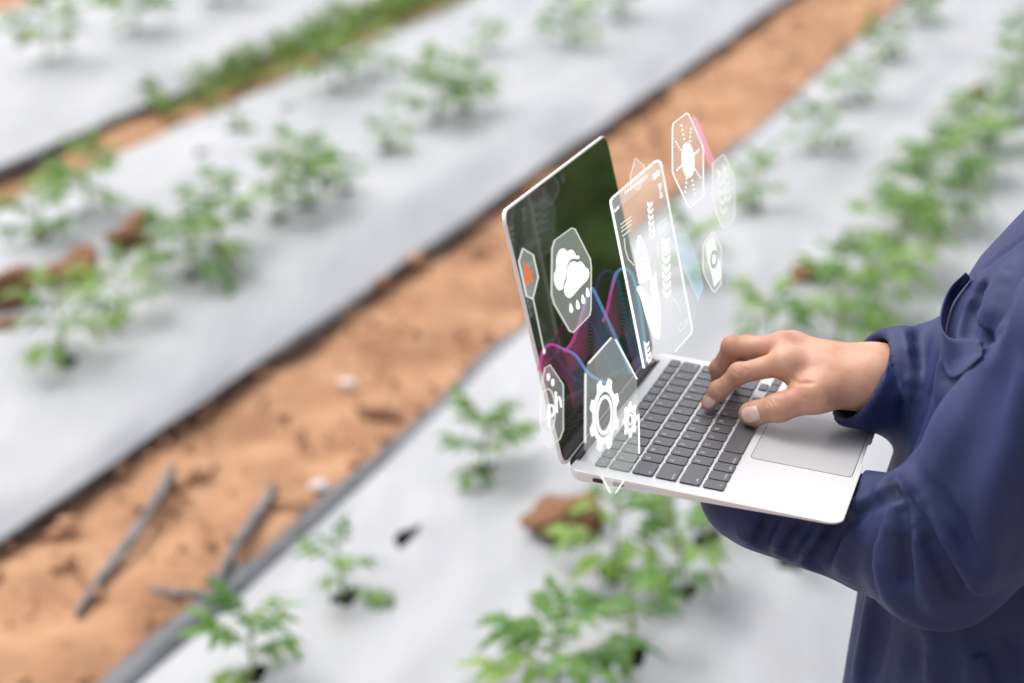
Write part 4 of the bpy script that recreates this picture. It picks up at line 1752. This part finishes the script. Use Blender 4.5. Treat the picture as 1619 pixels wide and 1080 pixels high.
gx, gy = T(og, kg, [(455, 545)])[0]
pn.polys('large_gear', gear_ring(gx, gy, 18.5, 46, 5, 8, .80, .26, rot=.39), M['h_icon'], lift=.0007)
pn.polys('gear_hub_ring', ring(gx, gy, 18.5, 46, 5, .56, .68), M['h_icon'], lift=.0007)
sx_, sy_ = T(og, kg, [(618, 575)])[0]
pn.polys('small_gear', gear_ring(sx_, sy_, 9, 22, 2.5, 8, .62, .3, 64), M['h_icon'], lift=.0007)
pn.polys('gear_hub_ring', ring(sx_, sy_, 9, 22, 2.5, .30, .44, 32), M['h_line'], lift=.0007)

# --- pH
pn = Pane('floating_icon', .020, (868, 640), 'pane with a flask ring and letters pH at the lower left of the screen', 'icon pane')
ph = T(og, kg, [(110, 228), (195, 355), (195, 640), (172, 700), (105, 752), (60, 690), (45, 430), (78, 250)])
pn.poly('pane', ph, M['h_faint'])
pn.stroke('outline', [closed(ph)], M['h_soft'], 1.0)
pn.stroke('flask_ring', [closed(T(og, kg, ell(96, 520, 48, 140, 28)))], M['h_soft'], 1.4)
pn.stroke('letter', [T(og, kg, [(102, 480), (106, 625)]), closed(T(og, kg, ell(120, 518, 16, 36, 16)))], M['h_icon'], 2.2)
pn.stroke('letter', [T(og, kg, [(146, 400), (155, 530)]), T(og, kg, [(151, 470), (158, 440), (168, 432), (176, 448), (181, 495)])], M['h_icon'], 2.2)
for x, y in ((100, 305), (128, 340)):
    pn.poly('bubble', T(og, kg, ell(x, y, 9, 24, 14)), M['h_line'], lift=.0007)

# --- corn tablet
oc, kc = (960, 240), .3151
pn = Pane('floating_screen', .062, (1028, 420), 'large rounded glowing pane with white corn cob and wheat ears', 'icon pane')
tab = T(oc, kc, [(12, 262), (12, 245), (22, 230), (232, 52), (248, 46), (260, 52), (268, 75), (420, 885), (416, 912), (335, 1003), (178, 1085)])
pn.poly('pane', tab, M['h_faint'])
pn.stroke('outline', [T(oc, kc, [(178, 1085), (12, 262), (12, 245), (22, 230), (232, 52), (248, 46), (260, 52), (268, 75)])], M['h_icon'], 3.0)
pn.stroke('outline', [T(oc, kc, [(268, 75), (420, 885), (416, 912), (335, 1003)])], M['h_line'], 1.8)
hb = T(oc, kc, [(14, 262), (24, 234), (238, 54), (262, 56), (272, 95), (20, 308)])
pn.poly('title_bar', hb, M['h_faint'], lift=.0007)
pn.stroke('tick_marks', [T(oc, kc, [(85 + 105 * i / 8, 212 - 78 * i / 8), (88 + 105 * i / 8, 196 - 78 * i / 8)]) for i in range(9)], M['h_line'], 1.4)
for x, y in ((30, 297), (38, 289), (46, 281)):
    pn.poly('dot', T(oc, kc, ell(x, y, 3, 8, 10)), M['h_icon'], lift=.0014)
pn.poly('button', T(oc, kc, [(218, 118), (250, 92), (256, 116), (224, 144)]), M['h_line'], lift=.0014)
tl = []
for ax, ay, bx, by in ((62, 366, 116, 324), (64, 384, 120, 342), (66, 402, 118, 362), (72, 424, 112, 392), (243, 372, 290, 330), (245, 388, 296, 344), (247, 402, 300, 358), (252, 418, 284, 388)):
    n_ = 7
    for i in range(n_):
        t0, t1 = (i + .08) / n_, (i + .75) / n_
        tl.append(T(oc, kc, [(ax + (bx - ax) * t0, ay + (by - ay) * t0), (ax + (bx - ax) * t1, ay + (by - ay) * t1)]))
pn.stroke('text_lines', tl, M['h_soft'], 1.6)['kind'] = 'stuff'
# cob kernels
lft = [(148, 418), (138, 450), (132, 500), (134, 560), (140, 610), (150, 662)]
rgt = [(153, 416), (172, 446), (190, 500), (203, 555), (211, 600), (214, 632)]
ker = []
NR, NC = 9, 4


def lerp_path(p, t):
    i = min(len(p) - 2, int(t * (len(p) - 1)))
    u = t * (len(p) - 1) - i
    return (p[i][0] * (1 - u) + p[i + 1][0] * u, p[i][1] * (1 - u) + p[i + 1][1] * u)


for i in range(NR):
    for j in range(NC):
        def kp(a, b2):
            p, q = lerp_path(lft, a), lerp_path(rgt, a)
            bow = 10 * math.sin(math.pi * b2)
            return (p[0] * (1 - b2) + q[0] * b2, p[1] * (1 - b2) + q[1] * b2 + bow)
        a0, a1 = (i + .13) / NR, (i + .87) / NR
        b0, b1 = (j + .11) / NC, (j + .89) / NC
        ker.append(T(oc, kc, [kp(a0, b0), kp(a0, b1), kp(a1, b1), kp(a1, b0)]))
pn.polys('corn_kernels', ker, M['h_icon'], lift=.0014)
pn.poly('husk', smoothc(T(oc, kc, [(134, 684), (152, 672), (188, 708), (206, 742), (226, 850), (243, 955), (214, 908), (184, 832), (160, 732)]), 1), M['h_icon'], lift=.0014)
pn.poly('husk', smoothc(T(oc, kc, [(236, 594), (234, 645), (252, 740), (259, 830), (254, 925), (246, 950), (234, 850), (214, 745), (206, 655)]), 1), M['h_icon'], lift=.0014)
for k_, (p0, p1, n_, w_, ln) in enumerate((((203, 262), (216, 450), 6, 5.5, 34), ((283, 452), (291, 750), 7, 8.5, 52), ((184, 965), (200, 1070), 4, 6, 34))):
    q0, q1 = T(oc, kc, [p0, p1])
    pn.polys('wheat_ear', wheat(q0, q1, n_, w_ * kc, ln * kc), M['h_icon'] if k_ < 2 else M['h_line'], lift=.0014)
pn.polys('hourglass', [T(oc, kc, [(246, 166), (262, 158), (257, 196)]), T(oc, kc, [(257, 196), (270, 226), (256, 236)])], M['h_line'], lift=.0014)
for e_ in ([(80, 435), (84, 488), (100, 540), (130, 572)], [(256, 408), (247, 500), (262, 577)], [(312, 724), (345, 758), (362, 805)]):
    pn.stroke('callout_line', [T(oc, kc, e_)], M['h_soft'], 1.0)
pn.stroke('box_outline', [closed(T(oc, kc, [(352, 880), (392, 842), (397, 866), (358, 905)]))], M['h_soft'], .9)

# --- sun, wheat, packet
os_, ks = (1040, 160), .2963
pn = Pane('floating_icon', .090, (1087, 252), 'octagonal pane with a white sun and dotted rays above the hand', 'icon pane')
sp_ = T(os_, ks, [(78, 118), (148, 65), (160, 72), (232, 235), (237, 265), (237, 500), (228, 518), (168, 568), (155, 560), (82, 405), (72, 375), (72, 145)])
pn.poly('pane', sp_, M['h_faint'])
pn.stroke('outline', [closed(sp_)], M['h_line'], 1.2)
pn.poly('sun_disc', T(os_, ks, ell(155, 315, 33, 94, 28, tilt=5)), M['h_icon'], lift=.0007)
for (x0, y0), (x1, y1) in (((135, 203), (120, 130)), ((166, 214), (171, 148)), ((115, 260), (90, 218)), ((190, 285), (212, 262)), ((123, 342), (97, 368)), ((194, 366), (220, 408)), ((148, 412), (140, 484)), ((178, 424), (192, 495))):
    ds = []
    for i in range(4):
        x, y = x0 + (x1 - x0) * i / 3, y0 + (y1 - y0) * i / 3
        ds.append(T(os_, ks, ell(x, y, 3, 6.5, 8)))
    pn.polys('sun_ray', ds, M['h_line'], lift=.0007)

pn = Pane('floating_icon', .090, (1143, 303), 'faint pane with two white wheat ears right of the sun pane', 'icon pane')
wp = T(os_, ks, [(290, 330), (340, 288), (352, 295), (400, 400), (406, 440), (406, 620), (396, 640), (350, 678), (335, 668), (290, 545), (285, 500), (287, 360)])
pn.poly('pane', wp, M['h_faint'])
pn.stroke('outline', [closed(wp)], M['h_soft'], 1.2)
for p0, p1, n_ in (((322, 372), (345, 622), 5), ((354, 352), (370, 552), 5)):
    q0, q1 = T(os_, ks, [p0, p1])
    pn.polys('wheat_ear', wheat(q0, q1, n_, 7 * ks, 52 * ks), M['h_soft'], lift=.0007)

pn = Pane('floating_icon', .090, (1124, 415), 'faint pane with a white seed packet above the typing hand', 'icon pane')
pp = T(os_, ks, [(238, 770), (285, 698), (300, 705), (330, 780), (333, 800), (330, 980), (300, 1020), (285, 1010), (240, 920), (235, 890)])
pn.poly('pane', pp, M['h_faint'])
pn.stroke('outline', [closed(pp)], M['h_soft'], 1.2)
pn.poly('packet', T(os_, ks, [(252, 768), (290, 726), (304, 812), (324, 870), (327, 948), (296, 988), (280, 905), (259, 842)]), M['h_icon'], lift=.0007)
pn.polys('packet_emblem', [[(x + 1126 - 1126, y) for x, y in q] for q in ring(*T(os_, ks, [(290, 845)])[0], 6, 15, 2, .55, 1.0, 24)], M['h_dark'], lift=.0014)

pn = Pane('floating_icon', .040, (1006, 268), 'faint empty pane outline peeking over the corn pane', 'icon pane')
fp = [(995, 279), (1003, 250), (1016, 262), (1017, 280), (1008, 300), (996, 296)]
pn.poly('pane', fp, M['h_faint'])
pn.stroke('outline', [closed(fp)], M['h_soft'], .9)

# --- wave graph over the screen
def resample(p, n_):
    p = np.array(p, float)
    for _ in range(2):                                         # corner cutting
        q = np.empty((2 * len(p) - 2, 2))
        q[0::2] = p[:-1] * .75 + p[1:] * .25
        q[1::2] = p[:-1] * .25 + p[1:] * .75
        p = np.concatenate([p[:1], q, p[-1:]])
    d = np.concatenate([[0], np.cumsum(np.linalg.norm(np.diff(p, axis=0), axis=1))])
    t = np.linspace(0, d[-1], n_)
    return np.column_stack([np.interp(t, d, p[:, k]) for k in range(2)])


pn = Pane('wave_graph', .007, (925, 540), 'pink and blue wave graph glowing across the dark screen', 'graph')
WAVES = [
    ([(851, 585), (854, 560), (862, 546), (872, 544), (888, 552), (902, 557), (912, 566), (924, 586), (938, 598), (958, 606)], [(862, 612), (866, 600), (872, 592), (880, 592), (890, 598), (897, 610), (900, 622), (902, 632), (904, 640), (906, 646)], 16),
    ([(890, 556), (902, 545), (912, 518), (920, 490), (928, 462), (934, 452), (944, 474), (960, 508), (978, 548), (996, 590)], [(898, 590), (906, 585), (915, 578), (922, 570), (928, 560), (934, 556), (938, 562), (940, 575), (941, 590), (942, 603)], 18),
    ([(952, 508), (958, 494), (964, 462), (971, 434), (979, 425), (989, 424), (1000, 436), (1008, 470), (1014, 510), (1020, 560)], [(972, 545), (976, 535), (980, 528), (984, 526), (988, 530), (992, 545), (996, 560), (1000, 575), (1004, 590), (1008, 600)], 15),
]
for top, bot, n_ in WAVES:
    a, b2 = resample(top, 40), resample(bot, 40)
    pn.stroke('wave_crest', [[tuple(p) for p in a]], M['w_band'], 4.2)
    lines = []
    for i in range(1, n_ + 1):
        t = i / n_
        lines.append([tuple(p) for p in a * (1 - t) + b2 * t])
    pn.stroke('wave_lines', lines, M['w_line'], .65)

pn = Pane('wave_graph', .085, (1105, 300), 'faint pink and blue wave lines floating between the icon panes', 'graph')
ln = []
for i in range(8):
    t = i / 7
    ln.append(T(os_, ks, [(185 - 6 * t, 78 + 10 * t), (205 + 4 * t, 100 + 60 * t), (240 - 2 * t, 190 + 60 * t), (270 - 10 * t, 260 + 60 * t), (300 - 22 * t, 322 + 40 * t)]))
pn.stroke('pink_lines', ln, M['w_pink'], .8)
ln = []
for i in range(11):
    t = i / 10
    a = resample([(62, 722), (90, 775), (125, 850), (160, 950), (212, 1062)], 20)
    b2 = resample([(150, 700), (180, 780), (205, 850), (225, 930), (236, 1000)], 20)
    ln.append(T(os_, ks, [tuple(p) for p in a * (1 - t) + b2 * t]))
pn.stroke('blue_lines', ln[:1], M['w_blue'], 2.6)
pn.stroke('blue_lines', ln[1:], M['w_blue'], .45)
